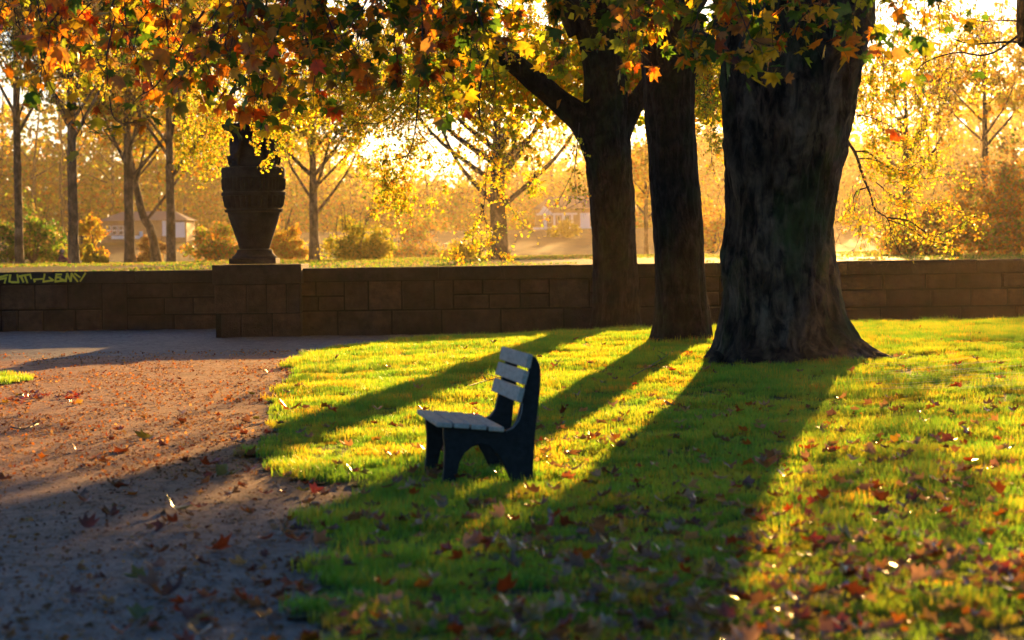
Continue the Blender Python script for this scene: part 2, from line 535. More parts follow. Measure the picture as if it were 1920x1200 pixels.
def tuft_points(step, ylo, yhi, seed, keep=1.0):
    r = np.random.default_rng(seed)
    xs = np.arange(-10, 15, step); ys = np.arange(ylo, yhi, step); X, Y = np.meshgrid(xs, ys)
    X = X.ravel()+r.uniform(-.5, .5, X.size)*step; Y = Y.ravel()+r.uniform(-.5, .5, Y.size)*step
    worn = vnoise(X*.8, Y*.5, 45)+.7*vnoise(X*3.1, Y*2.3, 46)
    s = in_lawn(X, Y) & ((worn > -1.0) | (r.uniform(size=X.size) < .35)) & (X < 1.2+0.25*Y) & (X > -0.6-0.25*Y) & (r.uniform(size=X.size) < keep)
    X, Y = X[s], Y[s]
    return np.stack([X, Y, G(X, Y)+0.01], -1)


pts = np.concatenate([tuft_points(0.15, 5.5, 20, 1), tuft_points(0.17, 20, 37, 2)])
scl = 0.88+0.35*vnoise(pts[:, 0]*1.7, pts[:, 1]*1.7, 31)+0.25*vnoise(pts[:, 0]*5, pts[:, 1]*5, 32)+rg.uniform(-.15, .15, len(pts))
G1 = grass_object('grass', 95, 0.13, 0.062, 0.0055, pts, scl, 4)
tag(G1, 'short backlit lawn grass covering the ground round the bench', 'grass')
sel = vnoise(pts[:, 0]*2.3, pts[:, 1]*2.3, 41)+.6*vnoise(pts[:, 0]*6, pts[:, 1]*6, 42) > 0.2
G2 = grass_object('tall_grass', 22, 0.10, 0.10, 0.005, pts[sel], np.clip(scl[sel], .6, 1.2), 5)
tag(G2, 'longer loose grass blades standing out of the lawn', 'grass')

# ------------------------------------------------------------------ stone wall
def stone(parent, x0, x1, z0, z1, yf, depth, mat, rng, name='stone', rough=0.02, gap=0.014, ch=0.02):
    if name == 'stone': yf += .028
    x0 += gap; x1 -= gap; z0 += gap; z1 -= gap
    nx, nz = 4, 3
    V, Fc = [], []
    us = [0, ch/(x1-x0), 1-ch/(x1-x0), 1] if nx == 4 else None
    us = [0, ch/(x1-x0), rng.uniform(.35, .65), 1-ch/(x1-x0), 1]
    vs = [0, ch/(z1-z0), rng.uniform(.4, .6), 1-ch/(z1-z0), 1]
    for j, v in enumerate(vs):
        for i, u in enumerate(us):
            b = i in (0, 4) or j in (0, 4)
            y = yf+(ch if b else rng.uniform(-rough, rough*0.4))
            V.append((x0+(x1-x0)*u+(rng.uniform(-.003, .003)), y, z0+(z1-z0)*v+rng.uniform(-.003, .003)))
    for j in range(4):
        for i in range(4):
            a = j*5+i; Fc.append((a, a+1, a+6, a+5))
    c = [0, 4, 24, 20]
    for q in c: V.append((V[q][0], yf+depth, V[q][2]))
    bk = [25, 26, 27, 28]
    Fc += [(0, 25, 26, 4), (4, 26, 27, 24), (24, 27, 28, 20), (20, 28, 25, 0), (25, 28, 27, 26)]
    # border rows become n-gons along each side
    Fc[-5] = (4, 3, 2, 1, 0, 25, 26); Fc[-4] = (24, 19, 14, 9, 4, 26, 27); Fc[-3] = (20, 21, 22, 23, 24, 27, 28); Fc[-2] = (0, 5, 10, 15, 20, 28, 25)
    return link(name, mesh_from(name, V, Fc), mat, parent)


def box(name, a, b, mat, parent=None, bev=0.0):
    (x0, y0, z0), (x1, y1, z1) = a, b
    V = [(x0, y0, z0), (x1, y0, z0), (x1, y1, z0), (x0, y1, z0), (x0, y0, z1), (x1, y0, z1), (x1, y1, z1), (x0, y1, z1)]
    Fc = [(0, 3, 2, 1), (4, 5, 6, 7), (0, 1, 5, 4), (1, 2, 6, 5), (2, 3, 7, 6), (3, 0, 4, 7)]
    o = link(name, mesh_from(name, V, Fc), mat, parent)
    if bev:
        md = o.modifiers.new('bevel', 'BEVEL'); md.width = bev; md.segments = 2
    return o


def X_at(px, d, py=550):
    return float(P(px, py, d)[0])


rs = random.Random(5)
DR, DL, DPED = 41.2, 45.5, 40.85
wall_r = empty('stone_wall', (4, DR, 0), label='long dark sandstone wall behind the big trees, right of the pedestal', cat='wall', kind='thing')
xr0 = X_at(540, DR); xr1 = 16.0
box('core', (xr0, DR+.08, -.2), (xr1, DR+.42, 0.945), M_mortar, wall_r)


def coping(parent, xa, xb, yf, z0, z1, depth, lens):
    x = xa
    while x < xb-0.05:
        w = min(rs.choice(lens)*rs.uniform(.9, 1.1), xb-x)
        if xb-(x+w) < 0.4: w = xb-x
        stone(parent, x, x+w, z0, z1+rs.uniform(-.004, .004), yf-.012, depth, M_coping, rs, 'coping_stone', 0.004, 0.003, 0.012)
        x += w


coping(wall_r, xr0, xr1, DR, 0.925, 1.155, 0.55, [1.9, 2.3, 2.7])
# courses as the photograph shows them
segs = [(540, 645, 's'), (645, 690, 't'), (690, 753, 't'), (753, 814, 't'), (814, 850, 't'), (850, 975, 's'), (975, 1030, 's'), (1030, 1105, 't'), (1105, 1200, 's'),
        (1200, 1290, 't'), (1290, 1350, 's'), (1350, 1440, 's'), (1440, 1560, 't')]
for a, b, kd in segs:
    xa, xb = X_at(a, DR), X_at(b, DR)
    if kd == 't': stone(wall_r, xa, xb, .42, .925, DR, .2, M_stone, rs)
    else:
        for z0, z1 in ((.42, .67), (.67, .925)):
            if xb-xa > .8:
                mid = xa+(xb-xa)*rs.uniform(.4, .6); stone(wall_r, xa, mid, z0, z1, DR, .2, M_stone, rs); stone(wall_r, mid, xb, z0, z1, DR, .2, M_stone, rs)
            else: stone(wall_r, xa, xb, z0, z1, DR, .2, M_stone, rs)
xa = X_at(1560, DR)
for z0, z1 in ((.36, .66), (.66, .925)):
    x = xa
    while x < xr1-.1:
        w = rs.uniform(.45, 1.05)
        if xr1-x-w < .3: w = xr1-x
        stone(wall_r, x, x+w, z0, z1, DR, .2, M_stone, rs); x += w
x = xr0
while x < xa-.05:
    w = rs.uniform(.7, 1.4)
    if xa-x-w < .4: w = xa-x
    stone(wall_r, x, x+w, -.05, .42, DR, .2, M_stone, rs, rough=.02); x += w
while x < xr1-.1:
    w = rs.uniform(.8, 1.5)
    if xr1-x-w < .4: w = xr1-x
    stone(wall_r, x, x+w, -.05, .36, DR, .2, M_stone, rs, rough=.02); x += w

wall_l = empty('stone_wall', (-6, DL, 0), label='set back sandstone wall with yellow graffiti, left of the pedestal', cat='wall', kind='thing')
xl0, xl1 = -16.0, -4.5
box('core', (xl0, DL+.08, -.2), (xl1, DL+.42, 0.905), M_mortar, wall_l)
coping(wall_l, xl0, xl1, DL, 0.885, 1.115, 0.5, [1.9, 2.4])


def row_l(pxs, z0, z1):
    for a, b in zip(pxs[:-1], pxs[1:]):
        stone(wall_l, X_at(a, DL), X_at(b, DL), z0, z1, DL, .2, M_stone, rs, rough=.018)


row_l([0, 64, 126, 190], .40, .885); row_l([0, 32, 80, 140, 190], -.05, .40); row_l([190, 237], -.05, .885)
row_l([237, 322, 420, 505], .60, .885); row_l([237, 307, 361, 430, 505], .28, .60); row_l([237, 325, 420, 505], -.05, .28)
x = xl0; xe = X_at(0, DL)
while x < xe-.05:
    w = rs.uniform(.5, .9)
    if xe-x-w < .3: w = xe-x
    stone(wall_l, x, x+w, .40, .885, DL, .2, M_stone, rs); stone(wall_l, x, x+w, -.05, .40, DL, .2, M_stone, rs); x += w
# graffiti on the coping, traced strokes
k = NT('graffiti_paint'); M_graf = k.done(k.principled((0.80, 0.62, 0.02), 0.5))
strokes = [[(-60, 320), (-55, 460)], [(-50, 395), (0, 360), (112, 322)], [(0, 400), (92, 376), (70, 468)], [(150, 322), (136, 440), (170, 456), (262, 460), (248, 320)],
           [(275, 350), (350, 330), (425, 318), (440, 392)], [(300, 355), (330, 455)], [(352, 338), (384, 468)], [(488, 452), (478, 412), (606, 400)],
           [(626, 318), (605, 455), (742, 432), (690, 378)], [(790, 322), (772, 450)], [(785, 324), (858, 322)], [(790, 378), (846, 374)],
           [(770, 455), (895, 438), (838, 398)], [(915, 455), (938, 312), (985, 452), (1000, 310), (1080, 458)], [(1045, 312), (1112, 378)], [(1190, 308), (1118, 452)]]
GV, GFc = [], []
zc = [0.917, 1.082]
for st in strokes:
    for (ax, ay), (bx_, by_) in zip(st[:-1], st[1:]):
        wd = rs.uniform(25, 34)
        pa = np.array([X_at(ax/7.385, DL), np.interp(ay, [305, 470], [zc[1], zc[0]])]); pb = np.array([X_at(bx_/7.385, DL), np.interp(by_, [305, 470], [zc[1], zc[0]])])
        dv = pb-pa; dv /= np.linalg.norm(dv)+1e-9; nn = np.array([-dv[1], dv[0]])*wd/7.385/99.6/2
        pa = pa-dv*.012; pb = pb+dv*.012; i = len(GV); yy = DL-.020-.0004*(len(GFc) % 7)
        for q in (pa-nn, pa+nn, pb+nn*.8, pb-nn*.8): GV.append((q[0], yy, q[1]))
        GFc.append((i, i+1, i+2, i+3))
g = link('graffiti', mesh_from('graffiti', GV, GFc), M_graf, wall_l)
tag(g, 'yellow spray paint letters UT_LEMY on the coping')

# return wall joining the two lengths behind the pedestal
wall_m = empty('stone_wall', (xl1, 43.4, 0), label='short sandstone wall piece hidden behind the urn pedestal', cat='wall', kind='thing')
box('core', (-4.9, DPED+1.52, -.2), (-4.5, DL-.06, 1.08), M_stone, wall_m, .01)

# ------------------------------------------------------------------ pedestal and urn
px0, px1 = X_at(397.5, DPED), X_at(567, DPED)
ped = empty('pedestal', ((px0+px1)/2, DPED+.75, 0), label='square sandstone pedestal carrying the big urn', cat='pedestal')
box('core', (px0+.05, DPED+.05, -.2), (px1-.05, DPED+1.4, 1.0), M_mortar, ped)


def block(parent, x0, x1, y0, y1, z0, z1, name='stone', mat=None, r=0.01):
    o = box(name, (x0+.010, y0, z0+.010), (x1-.010, y1, z1-.008), mat or M_stone, parent, .014)
    for v in o.data.vertices:
        v.co.x += rs.uniform(-r, r)*.4; v.co.y += rs.uniform(-r, r)*.6
    return o


block(ped, px0-.0, px1+.0, DPED-.03, DPED+1.5, .895, 1.235, 'cap_stone', M_coping, .003)
for z0, z1, cuts in ((.40, .895, [0.02, .38, .60, .82, .98]), (-.1, .40, [0.09, .32, .66, .985])):
    for a, b in zip(cuts[:-1], cuts[1:]):
        W_ = px1-px0
        block(ped, px0+W_*a, px0+W_*b, DPED+rs.uniform(0, .012), DPED+1.45, z0, z1)

UC = P(476.3, 400, 41.5); UX, UY = float(UC[0]), 41.5
UZ = 1.236
urn = empty('urn', (UX, UY, UZ), label='tall dark carved stone urn standing on the pedestal', cat='urn')
SU = 41.5/F


def uz(py): return float(P(476, py, UY)[2])


def lathe(name, prof, mat, parent, seg=64, ribs=None, cx=0, cy=0):
    """prof rows: (z, r); ribs: list of (z0,z1,count,amp)"""
    V, Fc = [], []
    for z, r in prof:
        for s in range(seg):
            a = 2*math.pi*s/seg; rr = r
            for zr in (ribs or []):
                if zr[0] < z < zr[1]: rr += zr[3]*(abs(math.cos(a*zr[2]/2))-.5)
            V.append((UX+cx+rr*math.cos(a), UY+cy+rr*math.sin(a), z))
    n = len(prof)
    for i in range(n-1):
        for s in range(seg):
            t = (s+1) % seg; Fc.append((i*seg+s, i*seg+t, (i+1)*seg+t, (i+1)*seg+s))
    Fc.append(tuple(range(seg))[::-1]); Fc.append(tuple((n-1)*seg+s for s in range(seg)))
    me = mesh_from(name, V, Fc, True); o = link(name, me, mat, parent)
    md = o.modifiers.new('edges', 'EDGE_SPLIT'); md.split_angle = R_(35)
    return o


def rows(l): return [(uz(y), w*SU) for y, w in l]


# square plinth and turned foot
pl = UZ
zf = uz(484)
box('plinth', (UX-43.5*SU, UY-43.5*SU, pl), (UX+43.5*SU, UY+43.5*SU, zf), M_urn, urn, .01)
lathe('foot', [(zf, 42.5*SU)]+rows([(481, 42), (478, 38), (474, 34.5), (470, 33), (468, 33)])+[(uz(466.5), 28*SU)], M_urn, urn)
lathe('bowl', rows([(467, 28), (460, 30), (450, 33), (440, 36.5), (430, 40), (420, 43.5), (410, 46.5), (400, 49), (397, 49.5)]), M_urn, urn, 96)
lathe('moulding', rows([(398.5, 49.5), (397.5, 53.5), (393, 55), (391.5, 51)]), M_urn, urn)
up = [(392, 51)]+[(y, 51+(392-y)*.2) for y in range(390, 366, -3)]+[(366, 56)]
lathe('fluted_band', rows(up), M_urn, urn, 192, [(uz(390), uz(368), 30, .06)])
lathe('moulding', rows([(367.5, 56), (366.5, 60), (361, 60.5), (359.5, 57)]), M_urn, urn)
up = [(360, 57), (357, 57)]+[(y, 57+(357-y)*.05) for y in range(355, 334, -3)]+[(333, 58)]
lathe('fluted_band', rows(up), M_urn, urn, 192, [(uz(356), uz(335), 44, .045)])
lathe('rim', rows([(333, 58), (332.5, 59.5), (318, 60), (315, 58.5), (313.5, 54), (313.2, 30)]), M_urn, urn)
lathe('neck', rows([(314, 44), (305, 43), (290, 36), (270, 34), (258, 36), (250, 40), (245, 46)]), M_urn, urn)
lathe('lip', rows([(246, 46), (243, 53), (238, 57), (233.5, 58), (232.5, 52), (234, 30)]), M_urn, urn)
# crouching figures round the neck, one body mesh each
def skin_body(name, pts, edges, radii, mat, parent, sub=2):
    me = bpy.data.meshes.new(name); me.from_pydata([tuple(p) for p in pts], edges, [])
    o = link(name, me, mat, parent)
    md = o.modifiers.new('skin', 'SKIN')
    for i, r in enumerate(radii): me.skin_vertices[0].data[i].radius = (r, r) if not isinstance(r, tuple) else r
    me.skin_vertices[0].data[0].use_root = True
    md.use_smooth_shade = True
    s = o.modifiers.new('sub', 'SUBSURF'); s.levels = sub; s.render_levels = sub
    return o


z0 = uz(313.4)
for kf in range(4):
    a = R_(40+90*kf+ (12 if kf else 0)); ca, sa = math.cos(a), math.sin(a); ta, tb = -sa, ca
    def q(r, t, z): return (UX+ca*r+ta*t, UY+sa*r+tb*t, z0+z)
    pts_ = [q(.40, 0, .12), q(.41, 0, .26), q(.40, 0, .40), q(.37, 0, .47), q(.35, 0, .56), q(.45, .09, .03), q(.50, .09, .17), q(.45, -.09, .03), q(.50, -.09, .17),
            q(.42, .11, .36), q(.40, .13, .50), q(.42, -.11, .36), q(.40, -.13, .50)]
    sk = skin_body('carved_figure', pts_, [(0, 1), (1, 2), (2, 3), (3, 4), (0, 6), (6, 5), (0, 8), (8, 7), (2, 9), (9, 10), (2, 11), (11, 12)],
                   [.085, .08, .085, .04, .065, .03, .045, .03, .045, .035, .025, .035, .025], M_urn, urn, 1)

# ------------------------------------------------------------------ bench
k = NT('weathered_slat')
bn = k.noise(5, 6, 0.7, k.pos((8, 1.2, 8))); bc = k.ramp(bn, [(0.3, (0.26, 0.225, 0.19)), (0.7, (0.50, 0.44, 0.375))])
M_slat = k.done(k.principled(bc, 0.6, k.bump(bn, 0.4, 0.01), 0.35))
k = NT('dark_bench_frame'); bn = k.noise(30, 4, 0.6, k.pos())
M_frame = k.done(k.principled(k.ramp(bn, [(0.3, (0.007, 0.007, 0.008)), (0.7, (0.018, 0.019, 0.021))]), 0.6, k.bump(bn, 0.3, 0.01), 0.2))
k = NT('steel'); M_steel = k.done(k.principled((0.2, 0.2, 0.2), 0.35)); 
BS = 310.0; DB = F/BS
B0 = P(930, 905, DB); B0 = np.array([B0[0], DB, 0.0])
bench = empty('park_bench', (float(B0[0])+.02, DB+.6, 0), label='small park bench with grey slats and dark end frames on the lawn', cat='bench')
Lx = np.array([-.14, .99]); Lx /= np.linalg.norm(Lx); Wx = np.array([Lx[1], -Lx[0]])
Z0 = EYE


def bl(px, py, t):
    """bench profile pixel -> world; t = metres along the bench from its near end"""
    u = (px-930)/BS; z = EYE-(py-(463+0.013*30))/BS
    b = B0[:2]+Wx*u+Lx*t
    return (float(b[0]), float(b[1]), float(z))


outer = [(834, 800), (834, 815), (836, 845), (834, 880), (829, 925), (852, 925), (858, 895), (864, 868), (874, 850), (888, 839), (904, 835), (918, 838),
         (930, 848), (941, 864), (952, 884), (962, 905), (972, 925), (1003, 925), (1004, 880), (1007, 830), (1013, 780), (1019, 735), (1021, 705), (1019, 686), (1012, 672),
         (1004, 668), (1000, 690), (994, 715), (986, 742), (981, 765), (975, 790), (966, 804), (952, 810), (935, 808), (880, 802)]


def end_frame(t0, t1):
    V = [bl(x, y, t0) for x, y in outer]+[bl(x, y, t1) for x, y in outer]; n = len(outer)
    Fc = [tuple(range(n))[::-1], tuple(range(n, 2*n))]+[(i, (i+1) % n, n+(i+1) % n, n+i) for i in range(n)]
    o = link('end_frame', mesh_from('end_frame', V, Fc), M_frame, bench)
    md = o.modifiers.new('bevel', 'BEVEL'); md.width = .008; md.segments = 2; md.limit_method = 'ANGLE'
    tri = o.modifiers.new('tri', 'TRIANGULATE')
    return o


BL = 1.18
end_frame(0.05, 0.115); end_frame(BL-.115, BL-.05)


def slat(c1, c2, c3, c4, name):
    """four profile corners (pixels) swept along the bench"""
    cs = [c1, c2, c3, c4]
    V = [bl(x, y, rs.uniform(-.004, .004)) for x, y in cs]+[bl(x, y, BL+rs.uniform(-.004, .004)) for x, y in cs]
    Fc = [(3, 2, 1, 0), (4, 5, 6, 7)]+[(i, (i+1) % 4, 4+(i+1) % 4, 4+i) for i in range(4)]
    o = link(name, mesh_from(name, V, Fc), M_slat, bench)
    md = o.modifiers.new('bevel', 'BEVEL'); md.width = .006; md.segments = 2
    bm_fix(o.data); return o


def bm_fix(me):
    import bmesh
    b = bmesh.new(); b.from_mesh(me); bmesh.ops.recalc_face_normals(b, faces=b.faces); b.to_mesh(me); b.free()


for (x, y) in ((820, 789), (852.5, 791.5), (885, 795), (918, 799)):
    slat((x, y), (x+29, y+2.5), (x+28.5, y+12), (x-.5, y+9.5), 'seat_slat')
for (ax, ay, bx2, by2) in ((1004, 667, 998, 693), (996.5, 698, 989, 724), (988, 730, 981, 757)):
    nx_, ny_ = (by2-ay), -(bx2-ax); ln2 = math.hypot(nx_, ny_); nx_, ny_ = -nx_/ln2*10, -ny_/ln2*10
    slat((ax, ay), (bx2, by2), (bx2+nx_, by2+ny_), (ax+nx_, ay+ny_), 'back_slat')
for o in bench.children:
    if o.name.startswith('end_frame'): bm_fix(o.data)
# curved steel strap between seat and back
st = []
for t in (.082, BL-.082):
    pt = [bl(x, y, t-.045 if t < .5 else t+.045) for x, y in ((984, 758), (982, 775), (976, 792), (966, 804), (952, 811))]
    V, T = tube_arrays([(pt, [.003]*5)], 6); link('strap', mesh_tris('strap', V, T, smooth=True), M_steel, bench)
# ------------------------------------------------------------------ big trees
def ring_mesh(centres, radii, seg, seed, amp=0.05, flare=None, ridges=0.02, upright=False):
    """closed lofted surface with knobbly bark; flare(i, angle) adds root buttresses"""
    C = np.asarray(centres, float); R = np.asarray(radii, float); n = len(C)
    t = np.gradient(C, axis=0); t /= np.linalg.norm(t, axis=1)[:, None]
    if upright: t = np.tile([0, 0, 1.0], (n, 1))
    ref = np.tile([0, 0, 1.0] if np.abs(t[:, 1]).mean() > .6 else [0, -1.0, 0], (n, 1))
    a = np.cross(ref, t); a /= np.linalg.norm(a, axis=1)[:, None]; b = np.cross(t, a)
    ang = np.linspace(0, 2*np.pi, seg, endpoint=False); A, Zs = np.meshgrid(ang, np.cumsum(np.r_[0, np.linalg.norm(np.diff(C, axis=0), axis=1)]))
    RR = np.tile(R[:, None], (1, seg))
    f = 1+amp*vnoise(np.cos(A)*2.2+7, np.sin(A)*2.2+Zs*1.1, seed)+amp*.6*vnoise(np.cos(A)*5+3, np.sin(A)*5+Zs*2.6, seed+1)
    f += ridges*vnoise(A*seg/2/np.pi*.45, Zs*3.0, seed+2)+ridges*.6*vnoise(np.cos(A)*14, np.sin(A)*14+Zs*9, seed+3)
    f -= ridges*1.6*np.abs(vnoise(np.cos(A)*7+5, np.sin(A)*7+Zs*2.4, seed+5))
    if flare is not None: f = f+flare(np.arange(n)[:, None]/(n-1), A, Zs)
    RR = RR*f
    V = C[:, None]+RR[..., None]*(np.cos(A)[..., None]*a[:, None]+np.sin(A)[..., None]*b[:, None])
    i = np.arange(n-1)[:, None]*seg; j = np.arange(seg)[None]; j2 = (j+1) % seg
    q = np.stack([i+j, i+j2, i+seg+j2, i+seg+j], -1).reshape(-1, 4)
    T = np.concatenate([q[:, [0, 1, 2]], q[:, [0, 2, 3]], np.array([[(n-1)*seg, (n-1)*seg+k, (n-1)*seg+k+1] for k in range(1, seg-1)])])
    return V.reshape(-1, 3), T


def trunk(name, rows_, d, seg, n, seed, mat, parent, amp, ridges, flare=None):
    c = []
    for py, xl, xr in rows_:
        p = P((xl+xr)/2, py, d); c.append((*p, (xr-xl)/2/F*d))
    s = smooth_poly(c, n)
    V, T = ring_mesh(s[:, :3], s[:, 3], seg, seed, amp, flare, ridges, True)
    o = link(name, mesh_tris(name, V, T, smooth=True), mat, parent); return o


def limb(name, ctrl, seg, n, seed, mat, parent, amp=.06, ridges=.03):
    s = smooth_poly(ctrl, n); V, T = ring_mesh(s[:, :3], s[:, 3], seg, seed, amp, None, ridges)
    return link(name, mesh_tris(name, V, T, smooth=True), mat, parent)


def pc(px, py, d, w_px): return (*P(px, py, d), w_px/2/F*d)


T3P = gp(1480, 676); D3 = float(T3P[1])
T2P = gp(1275, 642); D2 = float(T2P[1])
D1 = 38.8
print('tree depths', D3, D2)
tree3 = empty('plane_tree', (float(T3P[0]), D3, float(T3P[2])), label='huge old plane tree with thick flared mossy trunk, largest of the three', cat='tree')
tree2 = empty('linden_tree', (float(T2P[0]), D2, float(T2P[2])), label='straight dark tree trunk standing between the forked tree and the huge one', cat='tree')
t1p = P(1155, 615, D1)
tree1 = empty('linden_tree', (float(t1p[0]), D1, 0), label='dark forked tree closest to the wall, its limb reaching left', cat='tree')


def flare3(t, A, Z):
    w = np.exp(-Z/0.42)
    return w*(0.07*np.cos(A*5+.6)+0.05*np.cos(A*9+2.0)+.025*np.cos(A*14))


o3 = trunk('trunk', [(720, 1290, 1700), (690, 1312, 1700), (675, 1322, 1676), (660, 1332, 1644), (643, 1341, 1618), (620, 1348, 1598), (590, 1352, 1583), (550, 1353, 1572), (510, 1350, 1566), (488, 1348, 1564), (455, 1354, 1562),
     (400, 1362, 1563), (350, 1358, 1571), (300, 1352, 1580), (250, 1352, 1591), (200, 1354, 1602), (150, 1355, 1612), (100, 1353, 1622), (50, 1347, 1630), (20, 1344, 1635)],
     D3, 150, 260, 3, M_bark_plane, tree3, .06, .044, flare3)
# surface roots running out from the trunk
for k_, (x0_, y0_, x1_, y1_, w0) in enumerate([(1600, 684, 1690, 680, 26), (1345, 690, 1316, 690, 22)]):
    a_ = P(x0_, y0_-22, D3-.35); e_ = gp(x1_, y1_)
    m_ = (a_+e_)/2; m_[2] -= .07
    limb('root', [(*a_, w0/2/F*D3), (*m_, w0/2.6/F*D3), (e_[0], e_[1], e_[2]-.03, w0/5/F*D3)], 16, 14, 60+k_, M_bark_plane, tree3, .1, .03)
limb('limb', [pc(1400, 40, D3, 110), pc(1380, -30, D3, 100), pc(1330, -180, D3-.6, 80), pc(1230, -420, D3-1.4, 60), pc(1100, -640, D3-3, 30)], 26, 40, 11, M_bark_plane, tree3)
limb('limb', [pc(1570, 50, D3, 150), pc(1578, -30, D3, 140), pc(1610, -200, D3+.3, 110), pc(1680, -500, D3+1, 80), pc(1760, -900, D3+1, 40)], 28, 44, 12, M_bark_plane, tree3)
limb('limb', [pc(1470, 55, D3+.3, 100), pc(1462, -10, D3+.4, 62), pc(1450, -200, D3+1, 60), pc(1440, -600, D3+2, 46), pc(1400, -1000, D3+2, 26)], 22, 40, 13, M_bark_plane, tree3)
# long limb that comes down at the right edge of the view
limb('limb', [pc(1600, -120, D3, 110), pc(1760, -240, D3-.6, 80), pc(1900, -190, D3-1.5, 70), pc(1935, -60, D3-2, 62), pc(1932, 40, D3-2.2, 52), pc(1922, 84, D3-2.3, 30)], 20, 44, 14, M_bark_plane, tree3)

trunk('trunk', [(668, 1205, 1350), (648, 1214, 1340), (622, 1224, 1336), (590, 1228, 1332), (540, 1229, 1326), (480, 1227, 1321), (400, 1222, 1317), (300, 1216, 1308), (200, 1207, 1304), (100, 1201, 1306),
     (0, 1199, 1309), (-80, 1204, 1304), (-300, 1212, 1296), (-600, 1226, 1284), (-1000, 1240, 1270)], D2, 84, 260, 23, M_bark_dark, tree2, .04, .034,
     lambda t, A, Z: np.exp(-Z/.4)*.10*np.cos(A*5+1))
limb('limb', [pc(1290, 60, D2, 40), pc(1400, 130, D2+.9, 22), pc(1500, 190, D2+1.6, 16), pc(1575, 245, D2+1.8, 15)], 12, 24, 24, M_bark_dark, tree2)
limb('limb', [pc(1250, -40, D2, 60), pc(1180, -160, D2, 46), pc(1060, -330, D2+.5, 30), pc(900, -460, D2+1, 16)], 14, 24, 25, M_bark_dark, tree2)
limb('limb', [pc(1262, -20, D2, 60), pc(1340, -170, D2+.6, 46), pc(1500, -340, D2+1, 30), pc(1700, -430, D2+1, 16)], 14, 24, 26, M_bark_dark, tree2)

trunk('trunk', [(640, 1096, 1216), (618, 1104, 1206), (595, 1111, 1200), (550, 1114, 1198), (500, 1114, 1195), (450, 1112, 1192), (420, 1110, 1191), (395, 1108, 1189), (360, 1104, 1191), (335, 1101, 1188), (300, 1097, 1185), (265, 1086, 1183),
     (235, 1086, 1184), (205, 1092, 1184), (150, 1096, 1176), (100, 1090, 1164), (50, 1076, 1164), (0, 1062, 1170), (-60, 1066, 1172), (-300, 1096, 1160), (-700, 1120, 1150)], D1, 84, 260, 33, M_bark_dark, tree1, .055, .034,
     lambda t, A, Z: np.exp(-Z/.4)*.10*np.cos(A*4+1))
limb('limb', [pc(1118, 262, D1, 64), pc(1088, 222, D1, 56), pc(1046, 188, D1, 46), pc(1000, 148, D1-.1, 44), pc(955, 112, D1-.2, 40), pc(905, 78, D1-.3, 34), pc(840, 40, D1-.5, 27), pc(760, -10, D1-.8, 22), pc(640, -90, D1-1.2, 15), pc(480, -150, D1-1.6, 9)],
     22, 110, 34, M_bark_dark, tree1, .08, .04)
limb('limb', [pc(1160, 250, D1, 50), pc(1183, 205, D1, 42), pc(1206, 172, D1+.1, 34), pc(1240, 120, D1+.3, 32), pc(1300, 20, D1+.6, 28), pc(1400, -140, D1+1, 20)], 18, 50, 35, M_bark_dark, tree1)
limb('limb', [pc(1090, 60, D1, 56), pc(1050, -30, D1, 46), pc(960, -200, D1, 30), pc(820, -340, D1, 16)], 16, 30, 36, M_bark_dark, tree1)
limb('limb', [pc(1180, 60, D1, 50), pc(1215, -60, D1, 40), pc(1300, -260, D1, 24), pc(1380, -420, D1, 14)], 16, 30, 37, M_bark_dark, tree1)

